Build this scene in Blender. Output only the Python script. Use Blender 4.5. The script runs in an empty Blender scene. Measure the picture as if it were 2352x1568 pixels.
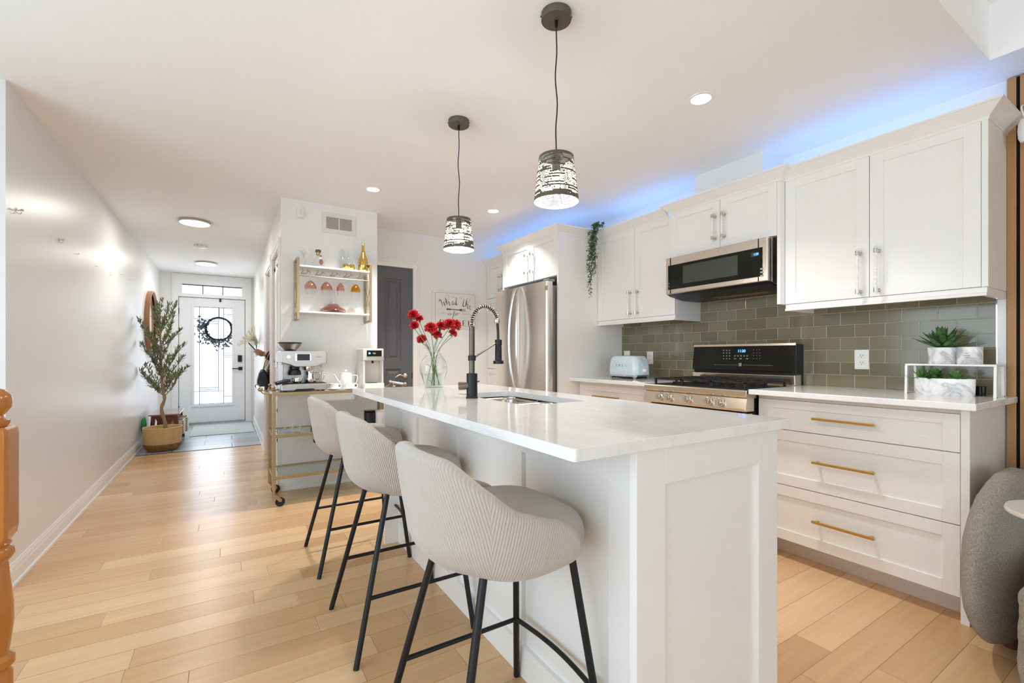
import bpy, bmesh, math, random
from mathutils import Vector, Matrix, noise
random.seed(7)
R = math.radians
C = bpy.context.scene.collection
sc = bpy.context.scene
PI = math.pi
# ------------------------------------------------------------------ camera, world, exposure
CAMH, FPX, YAW = 1.12, 1046.86, 0.5575
cam_d = bpy.data.cameras.new('camera'); cam = bpy.data.objects.new('camera', cam_d); C.objects.link(cam)
cam.location = (0, 0, CAMH); cam.rotation_euler = (R(90), 0, -YAW)
cam_d.sensor_width = 36.0; cam_d.sensor_fit = 'HORIZONTAL'; cam_d.lens = 36.0 * FPX / 2352.0
cam_d.shift_y = 31.0 / 2352.0; cam_d.clip_start = 0.02; cam_d.clip_end = 200
sc.camera = cam
sc.view_settings.view_transform = 'Standard'; sc.view_settings.look = 'None'
sc.view_settings.gamma = 1.0; sc.view_settings.use_curve_mapping = False
sc.view_settings.exposure = 0.38
try:
    sc.cycles.use_denoising = True; sc.cycles.max_bounces = 14; sc.cycles.diffuse_bounces = 8
    sc.cycles.glossy_bounces = 6; sc.cycles.transmission_bounces = 10; sc.cycles.transparent_max_bounces = 16
    sc.cycles.sample_clamp_indirect = 6.0; sc.cycles.caustics_reflective = False; sc.cycles.caustics_refractive = False
except Exception: pass
w = bpy.data.worlds.new('world'); sc.world = w; w.use_nodes = True
bg = w.node_tree.nodes['Background']; bg.inputs[0].default_value = (0.90, 0.95, 1.0, 1); bg.inputs[1].default_value = 1.7

def area(name, loc, rot, sx, sy, power, col=(1, 1, 1), spread=None, shape='RECTANGLE'):
    l = bpy.data.lights.new(name, 'AREA'); l.shape = shape; l.size = sx
    if shape == 'RECTANGLE': l.size_y = sy
    l.energy = power; l.color = col
    if spread: l.spread = spread
    o = bpy.data.objects.new(name, l); o.location = loc; o.rotation_euler = rot; C.objects.link(o); return o
DAY = (0.56, 0.80, 1.0)
# daylight through the big rear glazing of the living room and the entry door; the side light is added fill
area('daylight_rear', (0.9, -3.9, 1.35), (R(90), 0, 0), 3.4, 2.1, 16, (0.54, 0.78, 1.0))
area('side_fill', (-1.88, 0.3, 1.15), (0, R(-90), 0), 1.7, 4.6, 46, DAY)
area('daylight_entry', (-0.21, 8.80, 1.2), (R(-90), 0, 0), 0.55, 1.7, 6, (0.85, 0.93, 1.0))
WARM = (1.0, 0.95, 0.89)

# ------------------------------------------------------------------ pixel helper (points on known planes of the room)
_c, _s = math.cos(YAW), math.sin(YAW)
def _ray(x, y):
    u = (x - 1176) / FPX; v = (815.0 - y) / FPX
    return Vector((u * _c + _s, _c - u * _s, v))
def onz(x, y, z): r = _ray(x, y); t = (z - CAMH) / r.z; return Vector((0, 0, CAMH)) + r * t
def onx(x, y, X): r = _ray(x, y); t = X / r.x; return Vector((0, 0, CAMH)) + r * t
def ony(x, y, Y): r = _ray(x, y); t = Y / r.y; return Vector((0, 0, CAMH)) + r * t

# ------------------------------------------------------------------ materials
def lin(c):
    return tuple(((v / 255.0) / 12.92 if v / 255.0 <= 0.04045 else ((v / 255.0 + 0.055) / 1.055) ** 2.4) for v in c)
def mat(name, rgb, rough=0.5, metal=0.0, var=0.03, scale=8.0, bump=0.0, bscale=60.0, spec=0.5, trans=0.0, ior=1.45, coat=0.0, emit=None, es=0.0, alpha=1.0, sheen=0.0, stretch=(1, 1, 1), rough_var=0.0, aniso=0.0):
    m = bpy.data.materials.new(name); m.use_nodes = True; nt = m.node_tree; b = nt.nodes['Principled BSDF']
    c = lin(rgb) if max(rgb) > 1.001 else rgb
    b.inputs['Roughness'].default_value = rough; b.inputs['Metallic'].default_value = metal
    b.inputs['Specular IOR Level'].default_value = spec; b.inputs['IOR'].default_value = ior
    b.inputs['Transmission Weight'].default_value = trans; b.inputs['Coat Weight'].default_value = coat
    b.inputs['Alpha'].default_value = alpha; b.inputs['Sheen Weight'].default_value = sheen
    tc = nt.nodes.new('ShaderNodeTexCoord'); mp = nt.nodes.new('ShaderNodeMapping'); mp.inputs['Scale'].default_value = stretch
    nt.links.new(tc.outputs['Object'], mp.inputs[0])
    n = nt.nodes.new('ShaderNodeTexNoise'); n.inputs['Scale'].default_value = scale; n.inputs['Detail'].default_value = 3
    nt.links.new(mp.outputs[0], n.inputs['Vector'])
    mx = nt.nodes.new('ShaderNodeMix'); mx.data_type = 'RGBA'
    mx.inputs[6].default_value = tuple(v * (1 - var) for v in c) + (1,); mx.inputs[7].default_value = tuple(min(1, v * (1 + var)) for v in c) + (1,)
    nt.links.new(n.outputs[0], mx.inputs[0]); nt.links.new(mx.outputs[2], b.inputs['Base Color'])
    if rough_var:
        mr = nt.nodes.new('ShaderNodeMapRange'); mr.inputs[3].default_value = rough - rough_var; mr.inputs[4].default_value = rough + rough_var
        nt.links.new(n.outputs[0], mr.inputs[0]); nt.links.new(mr.outputs[0], b.inputs['Roughness'])
    if bump:
        n2 = nt.nodes.new('ShaderNodeTexNoise'); n2.inputs['Scale'].default_value = bscale; n2.inputs['Detail'].default_value = 4
        nt.links.new(mp.outputs[0], n2.inputs['Vector'])
        bp = nt.nodes.new('ShaderNodeBump'); bp.inputs['Strength'].default_value = bump; bp.inputs['Distance'].default_value = 0.01
        nt.links.new(n2.outputs[0], bp.inputs['Height']); nt.links.new(bp.outputs[0], b.inputs['Normal'])
    if emit is not None:
        e = lin(emit) if max(emit) > 1.001 else emit
        b.inputs['Emission Color'].default_value = e + (1,) if len(e) == 3 else e; b.inputs['Emission Strength'].default_value = es
    return m
class N:
    """tiny node-graph helper"""
    def __init__(s, m): s.nt = m.node_tree
    def v(s, sock, x):
        if isinstance(x, (int, float)): sock.default_value = x
        elif isinstance(x, tuple): sock.default_value = x
        else: s.nt.links.new(x, sock)
    def math(s, op, a, b=0.0, c=0.0):
        n = s.nt.nodes.new('ShaderNodeMath'); n.operation = op; s.v(n.inputs[0], a); s.v(n.inputs[1], b); s.v(n.inputs[2], c); return n.outputs[0]
    def mix(s, f, a, b):
        n = s.nt.nodes.new('ShaderNodeMix'); n.data_type = 'RGBA'; s.v(n.inputs[0], f); s.v(n.inputs[6], a); s.v(n.inputs[7], b); return n.outputs[2]
    def comb(s, x, y, z=0.0):
        n = s.nt.nodes.new('ShaderNodeCombineXYZ'); s.v(n.inputs[0], x); s.v(n.inputs[1], y); s.v(n.inputs[2], z); return n.outputs[0]
    def obj(s):
        n = s.nt.nodes.new('ShaderNodeTexCoord'); x = s.nt.nodes.new('ShaderNodeSeparateXYZ'); s.nt.links.new(n.outputs['Object'], x.inputs[0]); return x.outputs[0], x.outputs[1], x.outputs[2], n.outputs['Object']
    def rand(s, vec):
        n = s.nt.nodes.new('ShaderNodeTexWhiteNoise'); n.noise_dimensions = '2D'; s.nt.links.new(vec, n.inputs[0]); return n.outputs[0]
    def noise(s, vec, scale, detail=3.0, rough=0.5, dist=0.0):
        n = s.nt.nodes.new('ShaderNodeTexNoise'); n.inputs['Scale'].default_value = scale; n.inputs['Detail'].default_value = detail; n.inputs['Roughness'].default_value = rough; n.inputs['Distortion'].default_value = dist
        s.nt.links.new(vec, n.inputs['Vector']); return n.outputs[0]
    def ramp(s, f, stops):
        n = s.nt.nodes.new('ShaderNodeValToRGB'); cr = n.color_ramp
        while len(cr.elements) < len(stops): cr.elements.new(0.5)
        for e, (p, c) in zip(cr.elements, stops): e.position = p; e.color = c + (1,)
        s.nt.links.new(f, n.inputs[0]); return n.outputs[0]
    def bump(s, h, strength, dist=0.002):
        n = s.nt.nodes.new('ShaderNodeBump'); n.inputs['Strength'].default_value = strength; n.inputs['Distance'].default_value = dist
        s.nt.links.new(h, n.inputs['Height']); return n.outputs[0]
def grid_mat(name, pick, W, H, u0, v0, gap, cols, gapcol, rough, rowoff=None, bump=0.5, grain=0.0, minlen=None, coat=0.0):
    """planks / tiles: rows of height H along v, columns of width W along u; rowoff None = random stagger, else a fixed fraction"""
    m = mat(name, (200, 200, 200), rough); k = N(m); b = m.node_tree.nodes['Principled BSDF']
    x, y, z, vec = k.obj(); u, v = {'xy': (x, y), 'yz': (y, z)}[pick]
    vv = k.math('DIVIDE', k.math('SUBTRACT', v, v0), H); row = k.math('FLOOR', vv); fv = k.math('FRACT', vv)
    if rowoff is None:
        r1 = k.rand(k.comb(row, 3.3)); off = k.math('MULTIPLY', r1, 7.13)
        r2 = k.rand(k.comb(row, 9.1)); Wr = k.math('MULTIPLY_ADD', r2, W * 0.7, W * 0.65)
    else:
        off = k.math('MULTIPLY', k.math('MODULO', k.math('ABSOLUTE', row), 2.0), rowoff); Wr = W
    uu = k.math('ADD', k.math('DIVIDE', k.math('SUBTRACT', u, u0), Wr), off); colm = k.math('FLOOR', uu); fu = k.math('FRACT', uu)
    rnd = k.rand(k.comb(k.math('MULTIPLY_ADD', colm, 1.37, 0.11), k.math('MULTIPLY_ADD', row, 2.91, 0.37)))
    ev = k.math('MULTIPLY', k.math('MINIMUM', fv, k.math('SUBTRACT', 1.0, fv)), H)
    eu = k.math('MULTIPLY', k.math('MINIMUM', fu, k.math('SUBTRACT', 1.0, fu)), Wr)
    edge = k.math('MINIMUM', ev, eu)
    g = k.math('LESS_THAN', edge, gap / 2)
    base = k.ramp(rnd, cols)
    if grain:
        mpn = k.nt.nodes.new('ShaderNodeMapping'); mpn.inputs['Scale'].default_value = (1.2, 16, 1) if pick == 'xy' else (1, 1, 1)
        k.nt.links.new(vec, mpn.inputs[0])
        addv = k.nt.nodes.new('ShaderNodeVectorMath'); addv.operation = 'ADD'; k.nt.links.new(mpn.outputs[0], addv.inputs[0]); k.nt.links.new(k.comb(k.math('MULTIPLY', rnd, 40.0), k.math('MULTIPLY', rnd, 23.0)), addv.inputs[1])
        gn = k.noise(addv.outputs[0], 2.2, 5, 0.6, 0.6)
        gn2 = k.noise(addv.outputs[0], 0.5, 2, 0.5, 0.4)
        gv = k.math('MULTIPLY_ADD', k.math('SUBTRACT', gn, 0.5), grain, 1.0)
        gv = k.math('MULTIPLY', gv, k.math('MULTIPLY_ADD', k.math('SUBTRACT', gn2, 0.5), grain * 0.7, 1.0))
        sc_ = k.nt.nodes.new('ShaderNodeVectorMath'); sc_.operation = 'SCALE'; k.nt.links.new(base, sc_.inputs[0]); k.nt.links.new(gv, sc_.inputs['Scale']); base = sc_.outputs[0]
    colr = k.mix(g, base, lin(gapcol) + (1,)); k.nt.links.new(colr, b.inputs['Base Color'])
    hh = k.math('MINIMUM', k.math('DIVIDE', edge, gap * 1.2), 1.0)
    k.nt.links.new(k.bump(hh, bump, 0.0015), b.inputs['Normal'])
    if coat: b.inputs['Coat Weight'].default_value = coat; b.inputs['Coat Roughness'].default_value = 0.12
    return m
M = {}
M['wall'] = mat('wall_paint', (236, 235, 232), 0.38, var=0.008, bump=0.04, bscale=220, spec=0.35)
M['wall_hall'] = mat('wall_paint_satin', (234, 233, 231), 0.34, var=0.008, bump=0.03, bscale=90, spec=0.35)
M['ceil'] = mat('ceiling_paint', (246, 246, 245), 0.8, var=0.008, bump=0.03, bscale=300, spec=0.2)
M['trim'] = mat('trim_paint', (240, 239, 237), 0.3, var=0.006)
M['cab'] = mat('cabinet_paint', (236, 233, 229), 0.27, var=0.006, bump=0.01, bscale=40)
M['cabin'] = mat('cabinet_inner', (214, 208, 200), 0.5, var=0.02)
M['floor'] = grid_mat('maple_planks', 'xy', 0.95, 0.1285, 0.3, 0.050, 0.0016, [(0.0, lin((194, 152, 108))), (0.35, lin((210, 172, 128))), (0.7, lin((220, 184, 142))), (1.0, lin((202, 160, 114)))], (150, 108, 66), 0.27, None, 0.35, 0.28)
M['tile'] = grid_mat('slate_tiles', 'xy', 0.60, 0.32, 0.05, 6.50, 0.012, [(0.0, lin((150, 160, 170))), (1.0, lin((172, 182, 192)))], (70, 74, 82), 0.28, 0.5, 0.5)
M['splash'] = grid_mat('glass_subway_tiles', 'yz', 0.1475, 0.0745, 1.209, 0.9265, 0.0024, [(0.0, lin((112, 105, 80))), (0.5, lin((122, 115, 90))), (1.0, lin((130, 123, 98)))], (176, 171, 150), 0.14, 0.5, 0.8, coat=0.35)
def quartz():
    m = mat('white_quartz', (238, 236, 233), 0.07, spec=0.55); k = N(m); b = m.node_tree.nodes['Principled BSDF']; x, y, z, vec = k.obj()
    mp = k.nt.nodes.new('ShaderNodeMapping'); mp.inputs['Scale'].default_value = (1.0, 0.45, 1.0); mp.inputs['Rotation'].default_value = (0, 0, 0.5); k.nt.links.new(vec, mp.inputs[0])
    n1 = k.noise(mp.outputs[0], 3.2, 6, 0.62, 2.0); vein = k.math('ABSOLUTE', k.math('SUBTRACT', n1, 0.5))
    f = k.ramp(vein, [(0.0, lin((232, 230, 227))), (0.02, lin((237, 235, 232))), (0.09, lin((240, 238, 236))), (1.0, lin((242, 240, 238)))])
    k.nt.links.new(f, b.inputs['Base Color']); return m
M['quartz'] = quartz()
def marble(name, a=(238, 237, 236), v=(186, 186, 190), sc_=3.2, rough=0.18):
    m = mat(name, a, rough); k = N(m); b = m.node_tree.nodes['Principled BSDF']; x, y, z, vec = k.obj()
    n1 = k.noise(vec, sc_, 5, 0.6, 2.5); vein = k.math('ABSOLUTE', k.math('SUBTRACT', n1, 0.5))
    f = k.ramp(vein, [(0.0, lin(v)), (0.018, lin(tuple((p + q) // 2 for p, q in zip(a, v)))), (0.06, lin(a)), (1.0, lin(a))])
    k.nt.links.new(f, b.inputs['Base Color']); return m
M['marble'] = marble('marble_ceramic')
M['marble_t'] = mat('marble_table', (206, 201, 190), 0.2, var=0.12, scale=7, stretch=(4, 26, 4))
M['acrylic'] = marble('marbled_acrylic', (240, 238, 234), (205, 203, 200), 30.0, 0.12)
def brushed(name, rgb, rough, horiz=True):
    m = mat(name, rgb, rough, 1.0, var=0.018, scale=30, stretch=(2, 2, 60) if horiz else (60, 60, 1.5), bump=0.006, bscale=20, rough_var=0.025); return m
M['steel'] = brushed('brushed_steel', (222, 213, 202), 0.27, False)
M['steelw'] = brushed('range_steel', (226, 214, 196), 0.25, True)
M['steelm'] = brushed('machine_steel', (184, 180, 174), 0.36, True)
M['chrome'] = mat('chrome', (215, 213, 210), 0.10, 1.0, var=0.01)
M['sink'] = brushed('sink_steel', (180, 174, 166), 0.25, True)
M['blackgl'] = mat('black_glass', (24, 25, 21), 0.09, 0, var=0.1, spec=0.3)
M['blackgl2'] = mat('oven_window_glass', (60, 66, 60), 0.10, 0, var=0.1, spec=0.6)
M['blackm'] = mat('black_metal', (30, 31, 33), 0.38, 0.3, var=0.1, scale=40)
M['blackp'] = mat('black_plastic', (26, 26, 28), 0.4, var=0.1)
M['iron'] = mat('cast_iron', (38, 37, 35), 0.5, 0.2, var=0.15, scale=60, bump=0.2, bscale=200)
M['canopy'] = mat('hammered_bronze_paint', (92, 86, 74), 0.5, 0.2, var=0.45, scale=420)
M['bronze'] = mat('faucet_gunmetal', (128, 116, 104), 0.25, 1.0, var=0.08)
M['brass'] = mat('brushed_brass', (206, 168, 92), 0.3, 1.0, var=0.05, stretch=(30, 2, 30))
M['gold'] = mat('antique_gold', (170, 149, 116), 0.36, 0.8, var=0.08, scale=30)
M['nickel'] = mat('satin_nickel', (206, 199, 188), 0.25, 1.0, var=0.04)
def glass_mat(name, rgb=(255, 255, 255), rough=0.0, tint=0.0, metal=None):
    """thin clear glass: mostly see-through with a fresnel sheen"""
    m = bpy.data.materials.new(name); m.use_nodes = True; nt = m.node_tree; nt.nodes.clear()
    out = nt.nodes.new('ShaderNodeOutputMaterial'); tr = nt.nodes.new('ShaderNodeBsdfTransparent'); gl = nt.nodes.new('ShaderNodeBsdfGlossy')
    c = lin(rgb); tr.inputs[0].default_value = c + (1,); gl.inputs['Roughness'].default_value = max(rough, 0.02)
    gl.inputs[0].default_value = (1, 1, 1, 1) if metal is None else lin(metal) + (1,)
    lw = nt.nodes.new('ShaderNodeLayerWeight'); lw.inputs[0].default_value = 0.25 + tint
    n = nt.nodes.new('ShaderNodeTexNoise'); n.inputs['Scale'].default_value = 6; mr = nt.nodes.new('ShaderNodeMapRange'); mr.inputs[3].default_value = 0.85; mr.inputs[4].default_value = 1.1
    nt.links.new(n.outputs[0], mr.inputs[0]); mu = nt.nodes.new('ShaderNodeMath'); mu.operation = 'MULTIPLY'; mu.use_clamp = True; nt.links.new(lw.outputs['Facing'], mu.inputs[0]); nt.links.new(mr.outputs[0], mu.inputs[1])
    mx = nt.nodes.new('ShaderNodeMixShader'); nt.links.new(mu.outputs[0], mx.inputs[0]); nt.links.new(tr.outputs[0], mx.inputs[1]); nt.links.new(gl.outputs[0], mx.inputs[2]); nt.links.new(mx.outputs[0], out.inputs[0]); return m
M['glass'] = glass_mat('clear_glass', (250, 252, 252))
M['glass_green'] = glass_mat('shelf_glass', (225, 236, 234))
M['water'] = glass_mat('water_glass', (232, 242, 236), tint=-0.05)
M['rose'] = glass_mat('rose_glass', (240, 208, 202), 0.05, 0.22, (236, 196, 188))
M['amber'] = glass_mat('gold_tinted_glass', (240, 200, 110), 0.08, 0.35, (240, 200, 120))
M['goldmir'] = mat('mirrored_gold_glass', (226, 190, 104), 0.08, 1.0, var=0.06)
M['white_gl'] = mat('white_ceramic', (240, 239, 236), 0.15, var=0.01)
M['plastic_w'] = mat('white_plastic', (238, 237, 233), 0.35, var=0.01)
M['plastic_c'] = mat('cream_plastic', (226, 221, 212), 0.3, var=0.02)
M['blue_toast'] = mat('pale_blue_enamel', (214, 228, 234), 0.12, var=0.01, coat=0.5)
M['rosewine'] = mat('rose_wine', (226, 160, 150), 0.1, trans=0.6, ior=1.2)
M['benchtop'] = mat('bench_top_veneer', (150, 128, 120), 0.12, var=.05, spec=.8)
M['door_grey'] = mat('charcoal_door_paint', (98, 99, 102), 0.45, var=0.08, scale=12, stretch=(8, 8, 0.6), bump=0.12, bscale=30)
M['door_white'] = mat('entry_door_paint', (236, 238, 240), 0.3, var=0.006)
M['lead'] = mat('lead_came', (70, 78, 96), 0.5, 0.4)
M['oak'] = mat('orange_oak_varnish', (186, 118, 48), 0.2, var=0.16, scale=5, stretch=(9, 9, 0.8), bump=0.05, bscale=20, coat=0.4)
M['slat'] = mat('slat_wood', (176, 132, 84), 0.5, var=0.14, scale=6, stretch=(12, 12, 0.6))
M['felt'] = mat('black_felt', (14, 13, 12), 0.9, var=0.2)
M['darkwood'] = mat('walnut_wood', (104, 58, 40), 0.35, var=0.2, scale=5, stretch=(8, 8, 1))
M['framewood'] = mat('mirror_wood', (168, 122, 84), 0.4, var=0.15, scale=6)
M['mirror'] = mat('mirror_glass', (225, 230, 232), 0.03, 1.0, var=0.01)
M['trunk'] = mat('tree_bark', (152, 130, 100), 0.75, var=0.2, scale=30, bump=0.3, bscale=60)
def leafmat(name, a, b_):
    m = mat(name, a, 0.45); k = N(m); b = m.node_tree.nodes['Principled BSDF']; x, y, z, vec = k.obj()
    k.nt.links.new(k.ramp(k.noise(vec, 28, 2), [(0.3, lin(a)), (0.7, lin(b_))]), b.inputs['Base Color']); return m
M['olive'] = leafmat('olive_leaves', (92, 108, 72), (150, 160, 124))
M['dryleaf'] = leafmat('dried_leaves', (120, 112, 88), (176, 168, 140))
M['vine'] = leafmat('vine_leaves', (52, 84, 56), (116, 140, 102))
M['succ'] = leafmat('succulent_leaves', (34, 66, 30), (84, 124, 62))
M['succ2'] = leafmat('bright_succulent', (60, 110, 48), (120, 160, 84))
M['stem'] = mat('flower_stem', (92, 122, 62), 0.5, var=0.2, scale=20)
M['petal'] = leafmat('carnation_petals', (178, 18, 38), (222, 62, 70))
M['cover'] = mat('corduroy', (194, 184, 176), 0.9, var=0.03, scale=120, bump=0.25, bscale=600, sheen=0.4, spec=0.2)
M['cover2'] = mat('seat_weave', (188, 181, 173), 0.9, var=0.04, scale=200, bump=0.25, bscale=700, sheen=0.3, spec=0.2)
M['wicker'] = mat('seagrass', (206, 178, 128), 0.8, var=0.14, scale=60, bump=0.3, bscale=150)
M['wicker_d'] = mat('brown_seagrass', (150, 110, 66), 0.8, var=0.25, scale=60, bump=0.3, bscale=150)
M['wicker_w'] = mat('white_wicker', (222, 214, 200), 0.8, var=0.12, scale=60, bump=0.3, bscale=150)
M['vent'] = mat('vent_paint', (226, 223, 218), 0.4)
M['ventdark'] = mat('vent_backing_metal', (150, 140, 126), 0.6)  # darker tan than the frame, for the plate behind the louvres
M['led'] = mat('led_diffuser', (255, 255, 255), 0.4, emit=(255, 250, 242), es=7.0)
M['bulb'] = mat('frosted_bulb', (255, 255, 255), 0.4, emit=(255, 238, 214), es=12.0)
M['blueled'] = mat('blue_led_strip', (120, 170, 255), 0.4, emit=(70, 140, 255), es=4.0)
M['clock'] = mat('blue_clock_digits', (60, 120, 255), 0.4, emit=(60, 130, 255), es=5.0)
M['ink'] = mat('black_ink', (44, 38, 36), 0.6)
M['greyink'] = mat('grey_ink', (150, 146, 140), 0.6)
M['brownink'] = mat('brown_ink', (112, 62, 44), 0.6)
M['signw'] = mat('sign_enamel', (232, 229, 222), 0.4, var=0.01)
M['skin'] = mat('skin', (196, 146, 122), 0.5, var=0.06, scale=30)
M['navy'] = mat('navy_cloth', (34, 36, 52), 0.85, var=0.15, scale=80)
M['hair'] = mat('dark_hair', (50, 38, 30), 0.5, var=0.2, scale=60)
M['leather'] = mat('black_leather', (36, 38, 44), 0.35, var=0.15, scale=50, bump=0.2, bscale=120)
M['green'] = mat('green_bag_fabric', (44, 140, 72), 0.6, var=0.15)
M['pampas'] = mat('pampas_plume', (232, 226, 208), 0.95, var=0.06)
M['cork'] = mat('cork_wood', (120, 78, 48), 0.6, var=0.2, scale=50)
M['label_b'] = mat('brown_label', (140, 84, 70), 0.5, var=0.2, scale=90)
M['fridge'] = brushed('fridge_steel', (240, 233, 224), 0.28, False)
M['fridge_side'] = mat('fridge_side_grey', (150, 148, 145), 0.4, 0.6, var=0.03)
M['rug'] = mat('entry_mat', (186, 192, 194), 0.9, var=0.06, scale=90, bump=0.2, bscale=200)
M['tea'] = mat('amber_liquid', (214, 160, 60), 0.2, var=0.1)
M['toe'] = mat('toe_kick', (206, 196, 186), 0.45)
M['dark_glass'] = glass_mat('smoked_hopper', (176, 170, 164), 0.03, 0.12)
def floral():
    m = mat('floral_cloth', (36, 34, 40), 0.8); k = N(m); b = m.node_tree.nodes['Principled BSDF']; x, y, z, vec = k.obj()
    k.nt.links.new(k.ramp(k.noise(vec, 34, 2), [(0.0, lin((30, 30, 40))), (0.55, lin((40, 34, 40))), (0.6, lin((180, 150, 140))), (1.0, lin((200, 180, 170)))]), b.inputs['Base Color']); return m
M['floral'] = floral()
def boucle():
    m = mat('grey_boucle', (150, 146, 140), 0.95, spec=0.1, sheen=0.5); k = N(m); b = m.node_tree.nodes['Principled BSDF']; x, y, z, vec = k.obj()
    n1 = k.noise(vec, 210, 5, 0.7, 1.0); n2 = k.noise(vec, 7, 2)
    k.nt.links.new(k.mix(n2, k.ramp(n1, [(0.35, lin((126, 110, 88))), (0.65, lin((218, 202, 176)))]), k.ramp(n1, [(0.35, lin((140, 128, 108))), (0.65, lin((226, 216, 198)))])), b.inputs['Base Color'])
    k.nt.links.new(k.bump(n1, 1.0, 0.012), b.inputs['Normal']); return m
M['boucle'] = boucle()

# ------------------------------------------------------------------ mesh helpers
class MB:
    def __init__(s): s.b = bmesh.new()
    def box(s, x0, x1, y0, y1, z0, z1):
        x0, x1 = min(x0, x1), max(x0, x1); y0, y1 = min(y0, y1), max(y0, y1); z0, z1 = min(z0, z1), max(z0, z1)
        v = [s.b.verts.new(p) for p in [(x0, y0, z0), (x1, y0, z0), (x1, y1, z0), (x0, y1, z0), (x0, y0, z1), (x1, y0, z1), (x1, y1, z1), (x0, y1, z1)]]
        for f in [(0, 3, 2, 1), (4, 5, 6, 7), (0, 1, 5, 4), (1, 2, 6, 5), (2, 3, 7, 6), (3, 0, 4, 7)]: s.b.faces.new([v[i] for i in f])
        return s
    def prism(s, pts, ax, a0, a1):
        """closed polygon pts in the two other axes (in cyclic x,y,z order), extruded along ax"""
        def P(p, a): return {'x': (a, p[0], p[1]), 'y': (p[0], a, p[1]), 'z': (p[0], p[1], a)}[ax]
        A = [s.b.verts.new(P(p, a0)) for p in pts]; B = [s.b.verts.new(P(p, a1)) for p in pts]
        n = len(pts)
        for i in range(n): s.b.faces.new([A[i], A[(i + 1) % n], B[(i + 1) % n], B[i]])
        s.b.faces.new(A[::-1]); s.b.faces.new(B); return s
    def loft(s, rings, closed=True, caps=True):
        rr = [[s.b.verts.new(p) for p in r] for r in rings]; n = len(rr[0])
        for a, b in zip(rr, rr[1:]):
            for i in range(n if closed else n - 1): s.b.faces.new([a[i], a[(i + 1) % n], b[(i + 1) % n], b[i]])
        if caps and closed: s.b.faces.new(rr[0][::-1]); s.b.faces.new(rr[-1])
        return s
    def lathe(s, prof, cx=0, cy=0, n=32, caps=True, ax='z', sx=1, sy=1):
        rings = []
        for r, z in prof:
            ring = []
            for i in range(n):
                a = 2 * PI * i / n; p = (max(r, 1e-4) * math.cos(a) * sx, max(r, 1e-4) * math.sin(a) * sy)
                ring.append({'z': (cx + p[0], cy + p[1], z), 'x': (z, cx + p[0], cy + p[1]), 'y': (cx + p[0], z, cy + p[1])}[ax])
            rings.append(ring)
        return s.loft(rings, True, caps)
    def cyl(s, p0, p1, r, r1=None, n=16): return s.tube([p0, p1], r if r1 is None else [r, r1], n)
    def tube(s, pts, r, n=10, closed=False, caps=True):
        pts = [Vector(p) for p in pts]; k = len(pts); rs = r if isinstance(r, (list, tuple)) else [r] * k
        up = None; rings = []
        for i, p in enumerate(pts):
            if closed: t = (pts[(i + 1) % k] - pts[i - 1])
            else: t = (pts[min(i + 1, k - 1)] - pts[max(i - 1, 0)])
            if t.length < 1e-9: t = Vector((0, 0, 1))
            t.normalize()
            if up is None:
                up = Vector((0, 0, 1)) if abs(t.z) < 0.9 else Vector((1, 0, 0))
            a = t.cross(up)
            if a.length < 1e-6: a = t.cross(Vector((1, 0, 0)))
            a.normalize(); b = a.cross(t).normalized(); up = b
            rings.append([p + (a * math.cos(2 * PI * j / n) + b * math.sin(2 * PI * j / n)) * rs[i] for j in range(n)])
        if closed: rings.append(rings[0]); return s.loft(rings, True, False)
        return s.loft(rings, True, caps)
    def ball(s, c, r, n=16, m=10, sz=1.0):
        prof = [(r * math.sin(PI * i / m), c[2] - r * sz * math.cos(PI * i / m)) for i in range(m + 1)]
        return s.lathe(prof, c[0], c[1], n)
    def quad(s, *p): s.b.faces.new([s.b.verts.new(q) for q in p]); return s
    def xf(s, m): bmesh.ops.transform(s.b, matrix=m, verts=s.b.verts); return s
    def build(s, name, m, parent=None, smooth=False, bevel=0.0, seg=2, weld=False, sub=0, solid=0.0):
        if weld: bmesh.ops.remove_doubles(s.b, verts=s.b.verts, dist=1e-5)
        bmesh.ops.recalc_face_normals(s.b, faces=s.b.faces)
        if parent is not None:
            off = world_loc(parent); bmesh.ops.translate(s.b, vec=-off, verts=s.b.verts)
        me = bpy.data.meshes.new(name); s.b.to_mesh(me); s.b.free()
        o = bpy.data.objects.new(name, me); C.objects.link(o); me.materials.append(m if not isinstance(m, str) else M[m])
        if parent is not None: o.parent = parent
        if smooth:
            for p in me.polygons: p.use_smooth = True
            try: me.set_sharp_from_angle(angle=R(38))
            except Exception: pass
        if solid: md = o.modifiers.new('solid', 'SOLIDIFY'); md.thickness = solid; md.offset = 0
        if bevel: md = o.modifiers.new('bevel', 'BEVEL'); md.width = bevel; md.segments = seg; md.limit_method = 'ANGLE'; md.angle_limit = R(40); md.harden_normals = False
        if sub: md = o.modifiers.new('sub', 'SUBSURF'); md.levels = sub; md.render_levels = sub
        return o
def world_loc(o):
    l = Vector((0, 0, 0))
    while o is not None: l += o.location; o = o.parent
    return l
def tag(o, label=None, cat=None, group=None, kind=None):
    if label: o['label'] = label
    if cat: o['category'] = cat
    if group: o['group'] = group
    if kind: o['kind'] = kind
    return o
def thing(name, label, cat, loc=(0, 0, 0), group=None):
    o = bpy.data.objects.new(name, None); o.empty_display_size = 0.05; C.objects.link(o); o.location = loc
    return tag(o, label, cat, group)
def struct(name, mb, m, **kw): return tag(mb.build(name, m, **kw), kind='structure')
def sroot(name, loc): o = bpy.data.objects.new(name, None); C.objects.link(o); o.location = loc; return tag(o, kind='structure')
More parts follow.
